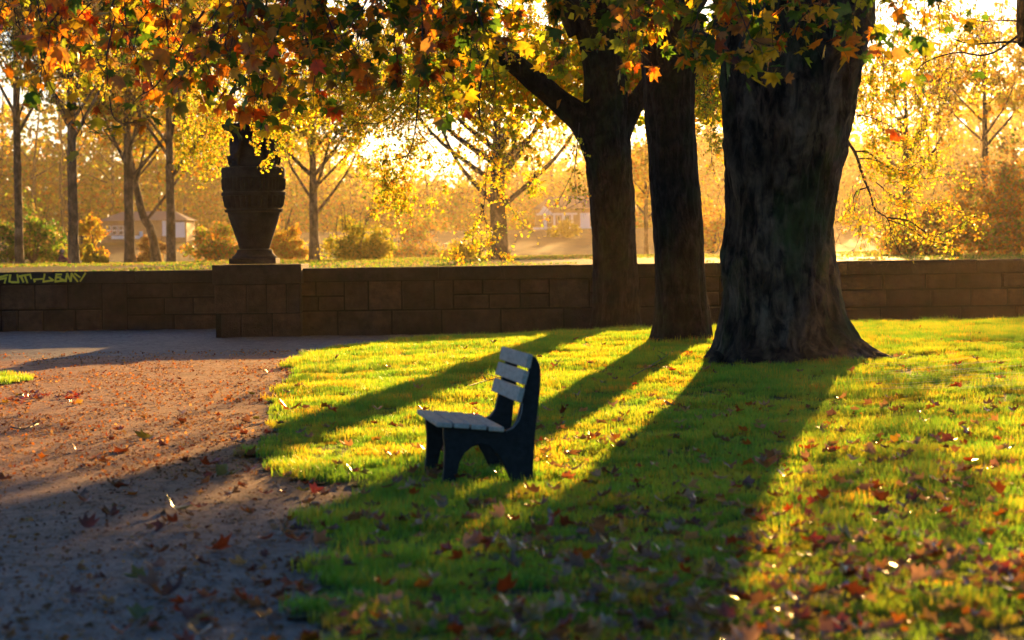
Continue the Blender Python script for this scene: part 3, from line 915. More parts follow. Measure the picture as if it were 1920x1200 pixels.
# ------------------------------------------------------------------ leaf shapes
def leaf_template(kind, rng):
    """returns V,T; petiole joint at origin, tip along +y, length about 1"""
    if kind == 'plane':
        tips = [(-62, .50), (-38, .34), (-30, .78), (-14, .50), (0, 1.0), (14, .50), (30, .78), (38, .34), (62, .50)]
        tips = [(-105, .26), (-80, .62), (-60, .50), (-38, .86), (-18, .58), (0, 1.02), (18, .58), (38, .86), (60, .50), (80, .62), (105, .26)]
        pts_ = []
        c0 = (0, .12)
        for a, r in tips:
            a = R_(a+rng.uniform(-4, 4)); r *= rng.uniform(.9, 1.1); pts_.append((math.sin(a)*r*.92, .1+math.cos(a)*r*.9))
        out = []
        for i_, p in enumerate(pts_):
            out.append(p)
            if i_ < len(pts_)-1 and i_ % 2 == 1 and i_ < 10:
                q_ = pts_[i_+1]; out.append((p[0]*.55+q_[0]*.45+rng.uniform(-.02, .02)+(.05 if q_[0] > p[0] else -.05)*0, p[1]*.55+q_[1]*.45+.05))
        ring = [(0, -.02)]+out
        cup = rng.uniform(-.25, .35); fold = rng.uniform(.05, .45); tw = rng.uniform(-.3, .3)
        V = [(0, .22, 0)]+[(x, y, 0) for x, y in ring]
        V = [(x, y, fold*abs(x)*.8+cup*(y-.3)**2+tw*x*(y-.2)+(rng.uniform(-.03, .03))) for x, y, _ in V]
        n = len(ring); T = [(0, 1+i, 1+(i+1) % n) for i in range(n)]
        k_ = len(V); V += [(-.012, -.0, 0), (.012, -.0, 0), (rng.uniform(-.1, .1), -.45, .05)]; T.append((k_, k_+1, k_+2))
        return np.array(V)[:, :3], np.array(T)
    if kind == 'curled':
        V, T = leaf_template('plane', rng)
        V = V.copy(); cx = rng.uniform(1.2, 2.4); cy = rng.uniform(-1.4, 1.6)
        x, y, z = V.T
        V = np.stack([np.sin(x*cx)/cx, .3+np.sin((y-.3)*cy)/cy if abs(cy) > .1 else y, z*.7+(1-np.cos(x*cx))/cx+(1-np.cos((y-.3)*cy))/cy], -1)
        V[:, 2] -= V[:, 2].min(); return V, T
    if kind == 'heart':
        w = rng.uniform(.36, .46); f = rng.uniform(-.2, .4)
        V = np.array([(0, 0, 0), (-w, .28, f*w), (-w*.8, .62, f*w*.8), (0, 1, rng.uniform(-.2, .2)), (w*.8, .62, f*w*.8), (w, .28, f*w)])
        return V, np.array([(0, 5, 4), (0, 4, 3), (0, 3, 2), (0, 2, 1)])
    w = rng.uniform(.4, .55)
    V = np.array([(0, 0, 0), (-w, .5, rng.uniform(-.2, .3)), (0, 1, 0), (w, .5, rng.uniform(-.2, .3))]); return V, np.array([(0, 3, 2), (0, 2, 1)])


rl = random.Random(8)
LEAFT = [leaf_template('plane', rl) for _ in range(8)]
CURLT = [leaf_template('curled', rl) for _ in range(8)]
HEART = [leaf_template('heart', rl) for _ in range(5)]
DIAM = [leaf_template('diamond', rl) for _ in range(5)]
PAL = {'green': (0.032, 0.075, 0.016), 'dark green': (0.018, 0.045, 0.014), 'yellow': (0.23, 0.17, 0.02), 'yellow green': (0.10, 0.13, 0.02),
       'orange': (0.26, 0.10, 0.015), 'orange red': (0.24, 0.045, 0.012), 'red brown': (0.09, 0.028, 0.014), 'brown': (0.15, 0.09, 0.055), 'pale brown': (0.27, 0.19, 0.105)}


def palette(rng, names, w, n, jit=.2):
    c = np.array([PAL[x] for x in names]); i = rng.choice(len(names), n, p=np.array(w)/sum(w))
    return c[i]*rng.uniform(1-jit, 1+jit, (n, 1))*rng.uniform(.92, 1.08, (n, 3)), i


def bezier_twig(rng, a, b, n, wob, sag):
    t = np.linspace(0, 1, n)[:, None]; L_ = np.linalg.norm(b-a)
    p = a+(b-a)*t; p[:, 2] += (sag*L_*4*t*(1-t))[:, 0]
    w_ = np.cumsum(rng.normal(0, wob*L_/n**.5, (n, 3)), axis=0); w_ -= w_[0]; w_ -= t*w_[-1]*.6
    return p+w_


def sprays(rng, main, r0_, r1_, n_child, clen, n_leaf, t0=.25, droop=.6, polys=None, leaves=None, lmin=.0, kidpts=5, sub=1):
    """side twigs along a main polyline; leaves collected as (pos) list"""
    n = len(main); polys.append((main, np.linspace(r0_, r1_, n)))
    for c in range(n_child):
        t = rng.uniform(t0, 1); f = t*(n-1); i = min(int(f), n-2); s = main[i]+(main[i+1]-main[i])*(f-i)
        d = rng.normal(size=3); d[2] = d[2]*.5-droop*rng.uniform(.2, 1.2)
        tan = main[min(i+1, n-1)]-main[i]; tan = tan/(np.linalg.norm(tan)+1e-9); d = d/np.linalg.norm(d)+tan*.7; d /= np.linalg.norm(d)
        L_ = clen*rng.uniform(.5, 1.2); e = s+d*L_; e[2] -= droop*L_*.25
        k_ = bezier_twig(rng, s, e, kidpts, .12, .08*rng.uniform(-1, 1.5)); rr = max(r1_*.9, .0018)
        polys.append((k_, np.linspace(rr, rr*.5, kidpts)))
        m_ = rng.poisson(n_leaf*LEAF_K)
        for q_ in range(m_):
            tt = rng.uniform(.15, 1)*(kidpts-1); ii = min(int(tt), kidpts-2); lp = k_[ii]+(k_[ii+1]-k_[ii])*(tt-ii)
            leaves.append(lp+rng.normal(0, .012, 3))
        if sub:
            for q_ in range(sub):
                ii = rng.integers(1, kidpts); s2 = k_[ii]; d2 = rng.normal(size=3); d2[2] -= droop; d2 /= np.linalg.norm(d2)
                k2 = bezier_twig(rng, s2, s2+d2*L_*.45, 4, .1, 0); polys.append((k2, np.linspace(rr*.7, rr*.4, 4)))
                for w_ in range(rng.poisson(n_leaf*.5)): leaves.append(k2[rng.integers(1, 4)]+rng.normal(0, .012, 3))


LEAF_K = 1.0
# ------------------------------------------------------------------ plane tree canopy hanging into the view
BX = [-60, 0, 60, 130, 200, 260, 310, 350, 400, 430, 470, 520, 560, 640, 700, 760, 820, 870, 930, 1010, 1060, 1100, 1200, 1250, 1300, 1350, 1400, 1450, 1500, 1570, 1620, 1690, 1740, 1800, 1850, 1930, 2000]
BY = [70, 80, 130, 175, 175, 175, 150, 150, 160, 185, 225, 245, 190, 150, 135, 140, 190, 205, 120, 105, 70, 60, 70, 115, 140, 105, 125, 140, 60, 80, 150, 170, 70, 40, 20, 40, 80]
rc = np.random.default_rng(77)
hubs = []
for pts_, r_ in (([(1400, -40, D3), (1100, -170, 24), (700, -200, 22.5), (300, -190, 22), (-60, -170, 21.5)], (.10, .03)),
                 ([(1380, -60, D3), (1150, -120, 22), (850, -130, 20.5), (520, -150, 19.5), (200, -120, 19)], (.09, .025)),
                 ([(1420, -60, D3), (1330, -130, 22), (1180, -160, 19.5), (980, -150, 18.5)], (.07, .02)),
                 ([(1560, -60, D3), (1600, -130, 23), (1680, -150, 21), (1820, -170, 20), (1960, -160, 19.5)], (.08, .025)),
                 ([(1480, -40, D3), (1460, -150, 23), (1430, -170, 21), (1380, -180, 20)], (.07, .02))):
    c_ = [(*P(x, y, d), 0) for x, y, d in pts_]; s_ = smooth_poly(c_, 40)[:, :3]
    limb('limb', [(*p[:3], r) for p, r in zip(smooth_poly(c_, 8), np.linspace(r_[0], r_[1], 8))], 10, 60, rl.randint(50, 99), M_bark_plane, tree3)
    hubs.append(s_)
HUB = np.concatenate(hubs)
polys, lv, lpx = [], [], []
for s in range(205):
    px = rc.uniform(-80, 2000); B_ = float(np.interp(px, BX, BY))
    if px > 1560 and rc.uniform() < .45: continue
    if 1230 < px < 1560 and rc.uniform() < .35: continue
    if 960 < px < 1190 and rc.uniform() < .6: continue
    d = rc.uniform(19, 26) if px < 1300 else rc.uniform(18, D3-1.6)
    top = B_-rc.uniform(150, 330); bot = B_-abs(rc.normal(0, 75))-(30 if px > 1560 else 0)
    a_ = P(px+rc.normal(0, 40), min(top, -30), d); e_ = P(px+rc.normal(0, 45), bot, d+rc.uniform(-.4, .4))
    hq = HUB[np.argmin(np.linalg.norm(HUB-a_, axis=1))]
    main = np.concatenate([bezier_twig(rc, hq, a_, 4, .08, .05)[:-1], bezier_twig(rc, a_, e_, 8, .14, .0)])
    dens = np.interp(px, [-80, 60, 200, 330, 420, 700, 1150, 1500, 1560, 1700, 2000], [.5, .7, 1.6, 2.2, 3.2, 3.3, 3.0, 3.2, 1.6, .9, .7])
    nch = int(np.interp(px, [-80, 200, 400, 1500, 1700], [11, 9, 7, 7, 6])); ls = []
    sprays(rc, main, .011, .0035, nch, .36, dens, .3, .5, polys, ls, sub=2 if px < 300 or px > 1560 else 1)
    lv += ls; lpx += [px]*len(ls)
# signature bare curling twigs lower left and at the right edge
for ctl, d, r_ in (([(140, 165), (155, 215), (160, 232), (180, 245), (196, 238)], 20, .006), ([(205, 180), (212, 218), (232, 232), (262, 224), (288, 218)], 20, .006),
                   ([(383, 20), (350, 68), (320, 122), (290, 163), (262, 180), (248, 196)], 21, .012), ([(70, 0), (78, 60), (76, 100), (90, 150), (110, 185), (135, 205)], 20, .008),
                   ([(1920, 78), (1880, 79), (1836, 82), (1800, 78), (1770, 62)], D3-2.2, .014), ([(1910, 66), (1870, 95), (1838, 104), (1795, 98), (1745, 112), (1722, 128), (1718, 150)], D3-2.2, .013),
                   ([(1920, 40), (1880, 38), (1840, 40), (1812, 30)], D3-2.2, .009), ([(1590, 215), (1625, 218), (1660, 232), (1690, 250)], 22, .006)):
    m_ = smooth_poly([(*P(x, y, d), 0) for x, y in ctl], 16)[:, :3]; ls = []
    sprays(rc, m_, r_, .003, 7, .26, .5, .3, .4, polys, ls, sub=2); lv += ls; lpx += [ctl[0][0]]*len(ls)
tw = tubes('twigs', polys, M_twig, tree3, 4); tag(tw, kind='stuff')
lv = np.array(lv); lpx = np.array(lpx)
w_l = np.where(rc.uniform(size=len(lv)) < np.interp(lpx, [0, 450, 800], [.9, .6, .3]), 0, 1)
cA, _ = palette(rc, ['orange', 'orange red', 'brown', 'yellow', 'red brown', 'yellow green', 'green'], [32, 7, 10, 26, 5, 12, 8], len(lv))
cB, _ = palette(rc, ['green', 'dark green', 'yellow green', 'brown', 'yellow', 'orange', 'red brown'], [26, 14, 22, 12, 12, 10, 4], len(lv))
lc = np.where(w_l[:, None] == 0, cA, cB)
sz = rc.uniform(.075, .165, len(lv)); rot = hang_rot(rc, len(lv), .75)
# the 300 that show largest are leaves of their own
v_ = lv-EYEV; zc_ = v_@fw; ix = 960+F*(v_@cr)/zc_; iy = 600-F*(v_@cu)/zc_
vis = (ix > 5) & (ix < 1915) & (iy > 5) & (iy < 420)
score = np.where(vis, sz/zc_*(1+iy/500.), 0); big = np.argsort(-score)[:290]; rest = np.setdiff1d(np.arange(len(lv)), big)
o = scatter('foliage', LEAFT, lv[rest], rot[rest], sz[rest], lc[rest], M_leaf, tree3); tag(o, kind='stuff')
leaf_meshes = {}


def leaf_mesh(tmpl, ti, colname, mat, key):
    kk = (key, ti, colname)
    if kk not in leaf_meshes:
        V, T = tmpl[ti]; c = np.tile(np.array(PAL[colname]), (len(V), 1))*(0.85+.3*np.random.default_rng(ti).uniform(size=(len(V), 1)))
        me = mesh_tris('leaf', V, T, c); me.materials.append(mat); leaf_meshes[kk] = me
    return leaf_meshes[kk]


inv3 = parent_world(tree3).inverted()
cn = list(PAL)
for i in big:
    dd = [np.abs(np.array(PAL[x])-lc[i]).sum() for x in cn]; cname = cn[int(np.argmin(dd))]
    o = bpy.data.objects.new('leaf', leaf_mesh(LEAFT, int(i) % 8, cname, M_leaf, 'tree')); COL.objects.link(o); o.parent = tree3; o.matrix_parent_inverse = inv3
    M4 = np.eye(4); M4[:3, :3] = rot[i]*sz[i]; M4[:3, 3] = lv[i]; o.matrix_basis = Matrix(M4.tolist())

# ------------------------------------------------------------------ fine gold linden sprays
rg2 = np.random.default_rng(5); LEAF_K = 1.45
L1, L2 = ([], []), ([], [])       # polys, leaves per tree
HUB1 = np.concatenate([smooth_poly([(*P(x, y, d), 0) for x, y, d in c_], 40)[:, :3] for c_ in
        ([(1088, 222, D1), (905, 78, D1-.3), (640, -90, D1-1.2), (480, -150, D1-1.6)], [(1090, 60, D1), (960, -200, D1), (820, -340, D1)], [(1180, 60, D1), (1300, -260, D1), (1380, -420, D1)])])
HUB2 = np.concatenate([smooth_poly([(*P(x, y, d), 0) for x, y, d in c_], 40)[:, :3] for c_ in
        ([(1290, 60, D2), (1400, 130, D2+.9), (1575, 245, D2+1.8)], [(1262, -20, D2), (1500, -340, D2+1), (1700, -430, D2+1)])])


def sig(ctl, d, r_, nchild, clen, nleaf, dst, n=22, droop=.5, t0=.15):
    m_ = smooth_poly([(*P(x, y, d), 0) for x, y in ctl], n)[:, :3]
    sprays(rg2, m_, r_, .003, nchild, clen, nleaf, t0, droop, dst[0], dst[1], sub=2)


# right of the huge trunk
DA = D2+1.8
sig([(1560, 238), (1582, 257), (1604, 288), (1616, 325), (1632, 365), (1640, 392), (1664, 410), (1672, 440), (1690, 480)], DA, .026, 26, .55, 6, L2, 30)
sig([(1604, 284), (1628, 286), (1655, 308), (1690, 325), (1740, 335), (1798, 322)], DA, .012, 26, .40, 12, L2)
sig([(1608, 297), (1640, 300), (1690, 320), (1730, 300), (1760, 285)], DA, .009, 20, .4, 10, L2)
sig([(1664, 408), (1705, 415), (1745, 440), (1785, 430), (1828, 404)], DA, .012, 26, .34, 11, L2)
sig([(1664, 412), (1700, 425), (1740, 450), (1790, 462)], DA, .009, 18, .34, 10, L2)
sig([(1630, 350), (1604, 362), (1602, 392), (1614, 430), (1600, 475)], DA, .010, 16, .4, 4, L2)
sig([(1640, 340), (1680, 370), (1720, 380), (1780, 380)], DA, .008, 26, .4, 12, L2)
for x, y, x2, y2 in ((1620, -60, 1600, 190), (1650, -60, 1640, 240), (1690, -80, 1680, 260), (1730, -80, 1725, 280), (1760, -80, 1760, 230), (1800, -80, 1775, 180), (1600, -60, 1590, 120), (1640, 40, 1700, 300), (1840, -60, 1850, 130), (1890, -60, 1880, 120), (1330, -60, 1325, 250), (1345, -60, 1335, 320), (1320, 60, 1330, 200)):
    sig([(x, y), ((x+x2)/2+rg2.normal(0, 14), (y+y2)/2), (x2, y2)], DA+rg2.uniform(-.5, 1), .007, 16, .45, 4.5, L2)
# centre, hanging from the forked tree
DC = 36.5
sig([(925, 90), (902, 150), (899, 216), (914, 262), (917, 296), (911, 332), (908, 384), (900, 402)], DC, .018, 14, .5, 4, L1)
sig([(917, 288), (932, 340), (962, 396), (985, 430)], DC, .011, 14, .4, 6, L1)
sig([(903, 382), (912, 420), (930, 462), (948, 486)], DC, .009, 16, .38, 7, L1)
sig([(907, 384), (893, 420), (862, 462), (855, 480)], DC, .007, 12, .35, 9, L1)
sig([(790, 90), (785, 160), (783, 205), (775, 262), (762, 292), (730, 300), (700, 303)], DC-.5, .016, 18, .5, 7, L1)
sig([(783, 246), (812, 277), (830, 318), (860, 352)], DC-.5, .009, 12, .45, 4, L1)
sig([(766, 290), (752, 325), (735, 370)], DC-.5, .007, 12, .4, 7, L1)
sig([(756, 192), (735, 215), (710, 230), (680, 231), (648, 226)], DC-.5, .010, 12, .4, 6, L1)
sig([(1086, 230), (1083, 266), (1077, 313), (1053, 366), (1042, 385)], DC, .009, 14, .4, 3, L1)
sig([(1082, 270), (1078, 330), (1088, 380)], DC, .007, 10, .4, 3, L1)
# gold masses: ellipses of small sprays
for cx, cy, rx, ry, n_, dd, dst in ((440, 190, 120, 55, 50, 42.6, L1), (385, 280, 55, 55, 34, 42.6, L1), (508, 252, 30, 58, 26, 37.5, L1), (600, 190, 80, 45, 34, 37, L1), (735, 200, 95, 60, 34, 37, L1),
        (700, 260, 60, 60, 16, 37, L1), (770, 350, 80, 60, 14, 36, L1), (740, 380, 50, 40, 10, 36, L1), (1010, 150, 110, 110, 50, 40.3, L1), (940, 300, 90, 90, 22, 36, L1), (880, 160, 110, 80, 44, 40, L1),
        (1060, 60, 120, 80, 30, 40.3, L1), (1330, 190, 22, 120, 24, 33, L2), (1600, 120, 40, 110, 16, 33, L2), (1670, 180, 70, 110, 26, 33, L2), (1690, 300, 80, 60, 20, 33, L2), (1760, 120, 110, 110, 20, 34, L2),
        (250, 130, 150, 70, 44, 37, L1), (620, 90, 330, 90, 130, 36, L1), (950, 50, 220, 60, 40, 40, L1), (1640, 420, 60, 50, 12, 33, L2), (1200, 60, 40, 60, 12, 38, L1)):
    for q_ in range(n_):
        a_ = rg2.uniform(0, 6.283); r_ = math.sqrt(rg2.uniform())
        x, y = cx+rx*r_*math.cos(a_), cy+ry*r_*math.sin(a_); d = dd+rg2.normal(0, .6)
        s_ = P(x+rg2.normal(0, 14), y-rg2.uniform(35, 75), d); e_ = P(x, y, d); ls = []
        sprays(rg2, bezier_twig(rg2, s_, e_, 6, .12, 0), .004, .002, 5, .26, 7.5, .2, .5, dst[0], dst[1], sub=1, kidpts=4)
for (pl_, lf_), par, nm in ((L1, tree1, 'a'), (L2, tree2, 'b')):
    tw = tubes('twigs', pl_, M_twig, par, 4); tag(tw, kind='stuff')
    lf = np.array(lf_); vv = lf-EYEV; lf = lf[600-F*(vv@cu)/(vv@fw) < 488+rg2.normal(0, 4, len(lf))]
    if nm == 'b':
        vv = lf-EYEV; yy = 600-F*(vv@cu)/(vv@fw); lf = lf[rg2.uniform(size=len(lf)) > np.interp(yy, [250, 400, 480], [.1, .4, .6])]
    n_ = len(lf)
    c_, _ = palette(rg2, ['yellow', 'yellow green', 'orange'], [62, 20, 18], n_); c_ = c_*1.15
    o = scatter('foliage', HEART, lf, hang_rot(rg2, n_, .9), rg2.uniform(.03, .055, n_)*(1.0 if nm == 'a' else .88), c_, M_linden, par); tag(o, kind='stuff')
    print('linden leaves', n_)

# crowns above the view, and a low leaf band added for shade
rcr = np.random.default_rng(15)


def crown(par, c, rad, n, names, w, size, mat, hollow=.35):
    u = rcr.normal(size=(n, 3)); u /= np.linalg.norm(u, axis=1)[:, None]; r = rcr.uniform(hollow, 1, n)**.7
    p = np.array(c)+u*r[:, None]*np.array(rad)
    cl = vnoise(p[:, 0]*.9+p[:, 2]*.7, p[:, 1]*.9-p[:, 2]*.5, 71) > -.35; p = p[cl]
    col, _ = palette(rcr, names, w, len(p))
    o = scatter('crown', DIAM, p, rand_rot(rcr, len(p)), rcr.uniform(size*.7, size*1.3, len(p)), col, mat, par); tag(o, kind='stuff')


x1_, x2_, x3_ = float(t1p[0]), float(T2P[0]), float(T3P[0])
crown(tree3, (x3_-1, D3-1, 10.8), (8.5, 8, 4.6), 20000, ['green', 'yellow green', 'brown', 'orange'], [4, 3, 2, 3], .24, M_leaf)
crown(tree2, (x2_, D2+1, 10.0), (5.5, 5, 5.2), 12000, ['yellow', 'yellow green'], [3, 2], .16, M_linden)
crown(tree1, (x1_-1.6, D1+.6, 8.4), (5.6, 4.6, 4.9), 4500, ['yellow', 'yellow green', 'orange'], [3, 2, 1], .17, M_linden, .0)
crown(tree1, (1.9, 41.6, 4.45), (4.3, 2.4, 1.0), 12000, ['yellow', 'yellow green', 'orange'], [3, 2, 1], .13, M_linden, .0)  # flat leaf band added low on the forked tree to shade the near path
# ------------------------------------------------------------------ park beyond the wall
rb = np.random.default_rng(99)
RBP = random.Random(31)


def clumps(rng, centres, rad, per):
    n = len(centres); c = np.repeat(centres, per, 0); r = np.repeat(rad, per)
    return c+rng.normal(size=(n*per, 3))*r[:, None]*np.array([.5, .5, .42])


def far_tree(label, px, d, trunk_px, fork_h, height, spread, n_limb, per, size, names, w, fol=1.0, lean=0, name='autumn_tree', group='tall trees in the park beyond the wall'):
    b = gz(px, d); r = trunk_px*.8/2/F*d
    t = empty(name, tuple(b), label=label, cat='tree', group=group)
    top = b+np.array([lean, 0, height])
    main = smooth_poly([(b[0], b[1], b[2]-.3, r*1.5), (b[0], b[1], b[2]+.5, r*1.08), (b[0]+lean*.1, b[1], b[2]+fork_h*.6, r*.92), (b[0]+lean*.3, b[1], b[2]+fork_h, r*.85),
                        (b[0]+lean*.6, b[1], b[2]+(fork_h+height)/2, r*.45), (top[0], top[1], top[2], r*.08)], 40)
    V, T = ring_mesh(main[:, :3], main[:, 3], 18, RBP.randint(1, 999), .08, None, .03)
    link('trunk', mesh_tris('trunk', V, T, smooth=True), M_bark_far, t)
    tips = []; fine = []
    for i in range(n_limb):
        h = fork_h*rb.uniform(.75, 1.0)+(height-fork_h)*.62*(i/n_limb)
        a = i*2.4+rb.uniform(-.5, .5); s = np.array([b[0]+lean*h/height, b[1], b[2]+h])
        out = spread*rb.uniform(.7, 1.05)*(1-.35*i/n_limb); up = (height-h)*rb.uniform(.65, 1.0)
        e = s+np.array([math.cos(a)*out, math.sin(a)*out, up]); mid = s+(e-s)*np.array([.55, .55, .35]); mid2 = s+(e-s)*np.array([.85, .85, .7])
        rr = r*rb.uniform(.32, .5)*(1-.4*i/n_limb)
        lb = smooth_poly([(*s, rr), (*mid, rr*.65), (*mid2, rr*.4), (*e, rr*.12)], 14)
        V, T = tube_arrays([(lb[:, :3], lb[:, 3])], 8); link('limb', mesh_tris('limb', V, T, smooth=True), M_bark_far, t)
        for q in range(9):
            k_ = rb.integers(4, 14); s2 = lb[k_, :3]; d2 = rb.normal(size=3)*np.array([1, 1, .6])+np.array([math.cos(a)*.4, math.sin(a)*.4, .45]); d2 /= np.linalg.norm(d2)
            L_ = spread*.42*rb.uniform(.5, 1.2); e2 = s2+d2*L_; bt = bezier_twig(rb, s2, e2, 6, .10, .04)
            fine.append((bt, np.linspace(lb[k_, 3]*.5+.01, .012, 6))); tips += [bt[3], bt[5]]
            for z in range(3):
                s3 = bt[rb.integers(2, 6)]; d3 = rb.normal(size=3); d3 /= np.linalg.norm(d3); e3 = s3+d3*L_*.5+np.array([0, 0, -.15*L_]); b3 = bezier_twig(rb, s3, e3, 4, .1, 0)
                fine.append((b3, np.linspace(.02, .008, 4))); tips.append(b3[3]); tips.append(b3[2])
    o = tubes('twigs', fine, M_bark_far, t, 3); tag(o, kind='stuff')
    tips = np.array(tips); rad = rb.uniform(.5, 1.0, len(tips))*spread*.17
    p = clumps(rb, tips, rad, per); col, _ = palette(rb, names, w, len(p), .25)
    o = scatter('foliage', DIAM, p, rand_rot(rb, len(p)), rb.uniform(size*.6, size*1.3, len(p)), col, M_bgleaf, t); tag(o, kind='stuff')
    return t


Y, YG, OR, BR, GN = 'yellow', 'yellow green', 'orange', 'pale brown', 'green'
far_tree('tall slender park tree at the far left above the graffiti', 36, 140, 20, 8.5, 19, 4.5, 13, 22, .2, [Y, YG, BR, OR], [4, 3, 2, 1])
far_tree('tall grey trunked tree right of the seated person', 138, 130, 25, 7, 19, 5, 13, 20, .2, [Y, YG, BR], [4, 3, 2])
far_tree('straight tree left of the urn, second from it', 243, 142, 24, 5.5, 18, 5, 13, 20, .2, [Y, OR, YG], [5, 2, 2])
far_tree('straight tree nearest the left side of the urn', 321, 140, 22, 5.5, 19, 5, 13, 20, .2, [Y, OR, YG], [5, 2, 2])
far_tree('leaning tree crossing behind the trees left of the urn', 292, 155, 22, 3.5, 13, 5, 7, 9, .26, [Y, OR, YG], [5, 3, 2], lean=-3)
far_tree('park tree just right of the urn, branching low', 589, 135, 23, 3.2, 12.5, 5.0, 14, 15, .19, [Y, YG, OR], [6, 2, 1])
far_tree('broad spreading tree with radiating limbs left of the forked trunk', 935, 116, 44, 2.6, 10.5, 5.8, 16, 9, .17, [Y, YG, OR], [7, 1, 1])
far_tree('hazy tree behind the right hand hanging gold branches', 1700, 150, 20, 5, 12.5, 4.5, 9, 6, .24, [Y, OR], [5, 2])
far_tree('dim tree rising above the dark thicket at the right', 1848, 135, 16, 6, 13, 4.5, 9, 8, .24, [Y, OR], [5, 2])
far_tree('young tree seen between the two dark trunks', 1212, 170, 12, 3, 8.0, 3.5, 7, 8, .24, [Y, OR], [5, 2])


def bush(label, px, d, w_px, h_px, n, size, names, w, dz=0, name='bush', group='bushes in the park beyond the wall'):
    b = gz(px, d); s = d/F; W_, H_ = w_px*s/2, h_px*s
    t = empty(name, tuple(b), label=label, cat='bush', group=group)
    tubesl = []; cs = []
    for i in range(9):
        a = rb.uniform(0, 6.28); e = b+np.array([math.cos(a)*W_*rb.uniform(.3, .8), math.sin(a)*W_*.8, H_*rb.uniform(.55, .9)])
        k_ = bezier_twig(rb, b+np.array([0, 0, -.1]), e, 7, .1, .0); tubesl.append((k_, np.linspace(.05, .01, 7)))
    o = tubes('stems', tubesl, M_bark_far, t, 4)
    m_ = max(8, n//130); u = rb.normal(size=(m_, 3)); u /= np.linalg.norm(u, axis=1)[:, None]; u[:, 2] = np.abs(u[:, 2])*rb.uniform(0, 1, m_)**.3
    cs = b+u*rb.uniform(.45, .95, (m_, 1))*np.array([W_, W_, H_*.9])+np.array([0, 0, H_*.06]); lowm = rb.uniform(size=m_) < .25; cs[lowm, 2] = b[2]+H_*.12
    p = clumps(rb, cs, rb.uniform(.18, .34, m_)*W_, n//m_); p[:, 2] = np.maximum(p[:, 2], b[2]+.05)
    col, _ = palette(rb, names, w, len(p), .25)
    o = scatter('foliage', DIAM, p, rand_rot(rb, len(p)), rb.uniform(size*.6, size*1.3, len(p)), col, M_bgleaf, t); tag(o, kind='stuff')


bush('round bright gold bush right of the low branching park tree', 672, 128, 135, 125, 5200, .15, [Y, YG], [5, 2])
bush('tall orange gold bush beside the foot of the urn, right', 535, 150, 90, 120, 3200, .17, [OR, Y], [3, 4])
bush('dark gold thicket just left of the urn pedestal', 405, 155, 120, 120, 4200, .18, [OR, YG, 'brown'], [2, 3, 2])
bush('small yellow bush at the foot of the grey trunk', 182, 138, 60, 52, 1400, .14, [Y, YG], [5, 2])
bush('dark olive shrub mass at the far left', 60, 150, 150, 140, 4200, .2, [YG, 'brown', GN], [3, 2, 3])
bush('orange yellow shrub behind the grey trunk', 165, 165, 90, 130, 3000, .2, [OR, Y], [2, 4])
bush('low dark shrub between the two trees left of the urn', 285, 160, 70, 60, 1600, .17, ['brown', 'red brown'], [3, 2])
bush('low gold bush under the broad spreading tree', 895, 122, 120, 56, 2400, .12, [Y], [1])
bush('hazy brown thicket behind the walking person', 790, 215, 130, 110, 3200, .25, ['brown', OR, YG], [3, 2, 2])
bush('huge dark gold thicket at the right edge', 1895, 112, 250, 260, 12000, .17, ['brown', OR, YG], [4, 3, 2])
bush('lower dark thicket between the hanging branches and the right edge', 1740, 128, 210, 150, 7000, .18, ['brown', OR, YG], [3, 3, 2])
bush('soft gold thicket seen between the huge trunk and its neighbour', 1335, 165, 130, 150, 3400, .24, [OR, Y, 'brown'], [3, 3, 1])
bush('gold shrub behind the seated person, left', 100, 175, 80, 90, 2000, .2, [Y, YG, 'brown'], [3, 2, 1])
bush('hazy yellow bush halfway up the far slope', 1060, 300, 60, 34, 1200, .3, [Y], [1])

# rough grass of the park lawn, seen edge on over the wall
n_ = 110000; my = rb.uniform(88, 230, n_); mxx = rb.uniform(-.235, .235, n_)*my
kk_ = vnoise(mxx*.25, my*.12, 95)+.5*vnoise(mxx*1.2, my*.5, 96) > -.35; mxx, my = mxx[kk_], my[kk_]; n_ = len(my)
col, _ = palette(rb, [YG, GN, 'brown'], [5, 3, 3], n_, .25); az_ = rb.uniform(0, 6.283, n_)
o = scatter('park_grass', DIAM, np.stack([mxx, my, GF(mxx, my)-.02], -1), rotz(az_) @ rotx(np.pi/2+rb.normal(0, .35, n_)), rb.uniform(.05, .12, n_), col, M_bgleaf)
tag(o, 'rough sunlit grass of the park lawn beyond the wall', 'grass', kind='stuff')

# woods closing the park
for n_, y0_, y1_, lo_, hi_, thr in ((70000, 405, 445, 1.0, 1.9, 1.25), (110000, 372, 405, .35, .85, 1.45)):
    wx = rb.uniform(-150, 150, n_); wpx = 960+wx/390*F
    prof = np.interp(wpx, [-600, 0, 180, 420, 560, 680, 740, 800, 1000, 1150, 1230, 1400, 1580, 1700, 1800, 2000, 2600], [26, 27, 27, 24, 20, 15, 10, 12, 14, 18, 20, 24, 20, 15, 18, 28, 30])
    prof = prof*(1+.22*vnoise(wx*.11, wx*0, 51)+.12*vnoise(wx*.4, wx*0, 52))
    wz = rb.uniform(0, 1, n_)**1.15*prof; wy = rb.uniform(y0_, y1_, n_)
    keep = vnoise(wx*.35+wy*.2, wz*.35, 61)+.35*vnoise(wx*1.1, wz*1.1, 62) > (wz/prof)*1.9-thr
    p = np.stack([wx, wy, GF(wx, wy)+wz], -1)[keep]; col, _ = palette(rb, [Y, YG, OR, 'brown'], [4, 3, 2, 2], len(p), .3)
    o = scatter('woods', DIAM, p, rand_rot(rb, len(p)), rb.uniform(lo_, hi_, len(p)), col, M_bgleaf)
    tag(o, 'far autumn woods closing the park, '+('front rank behind the houses' if lo_ < .5 else 'rear rank'), 'woods', kind='stuff')
wt = []
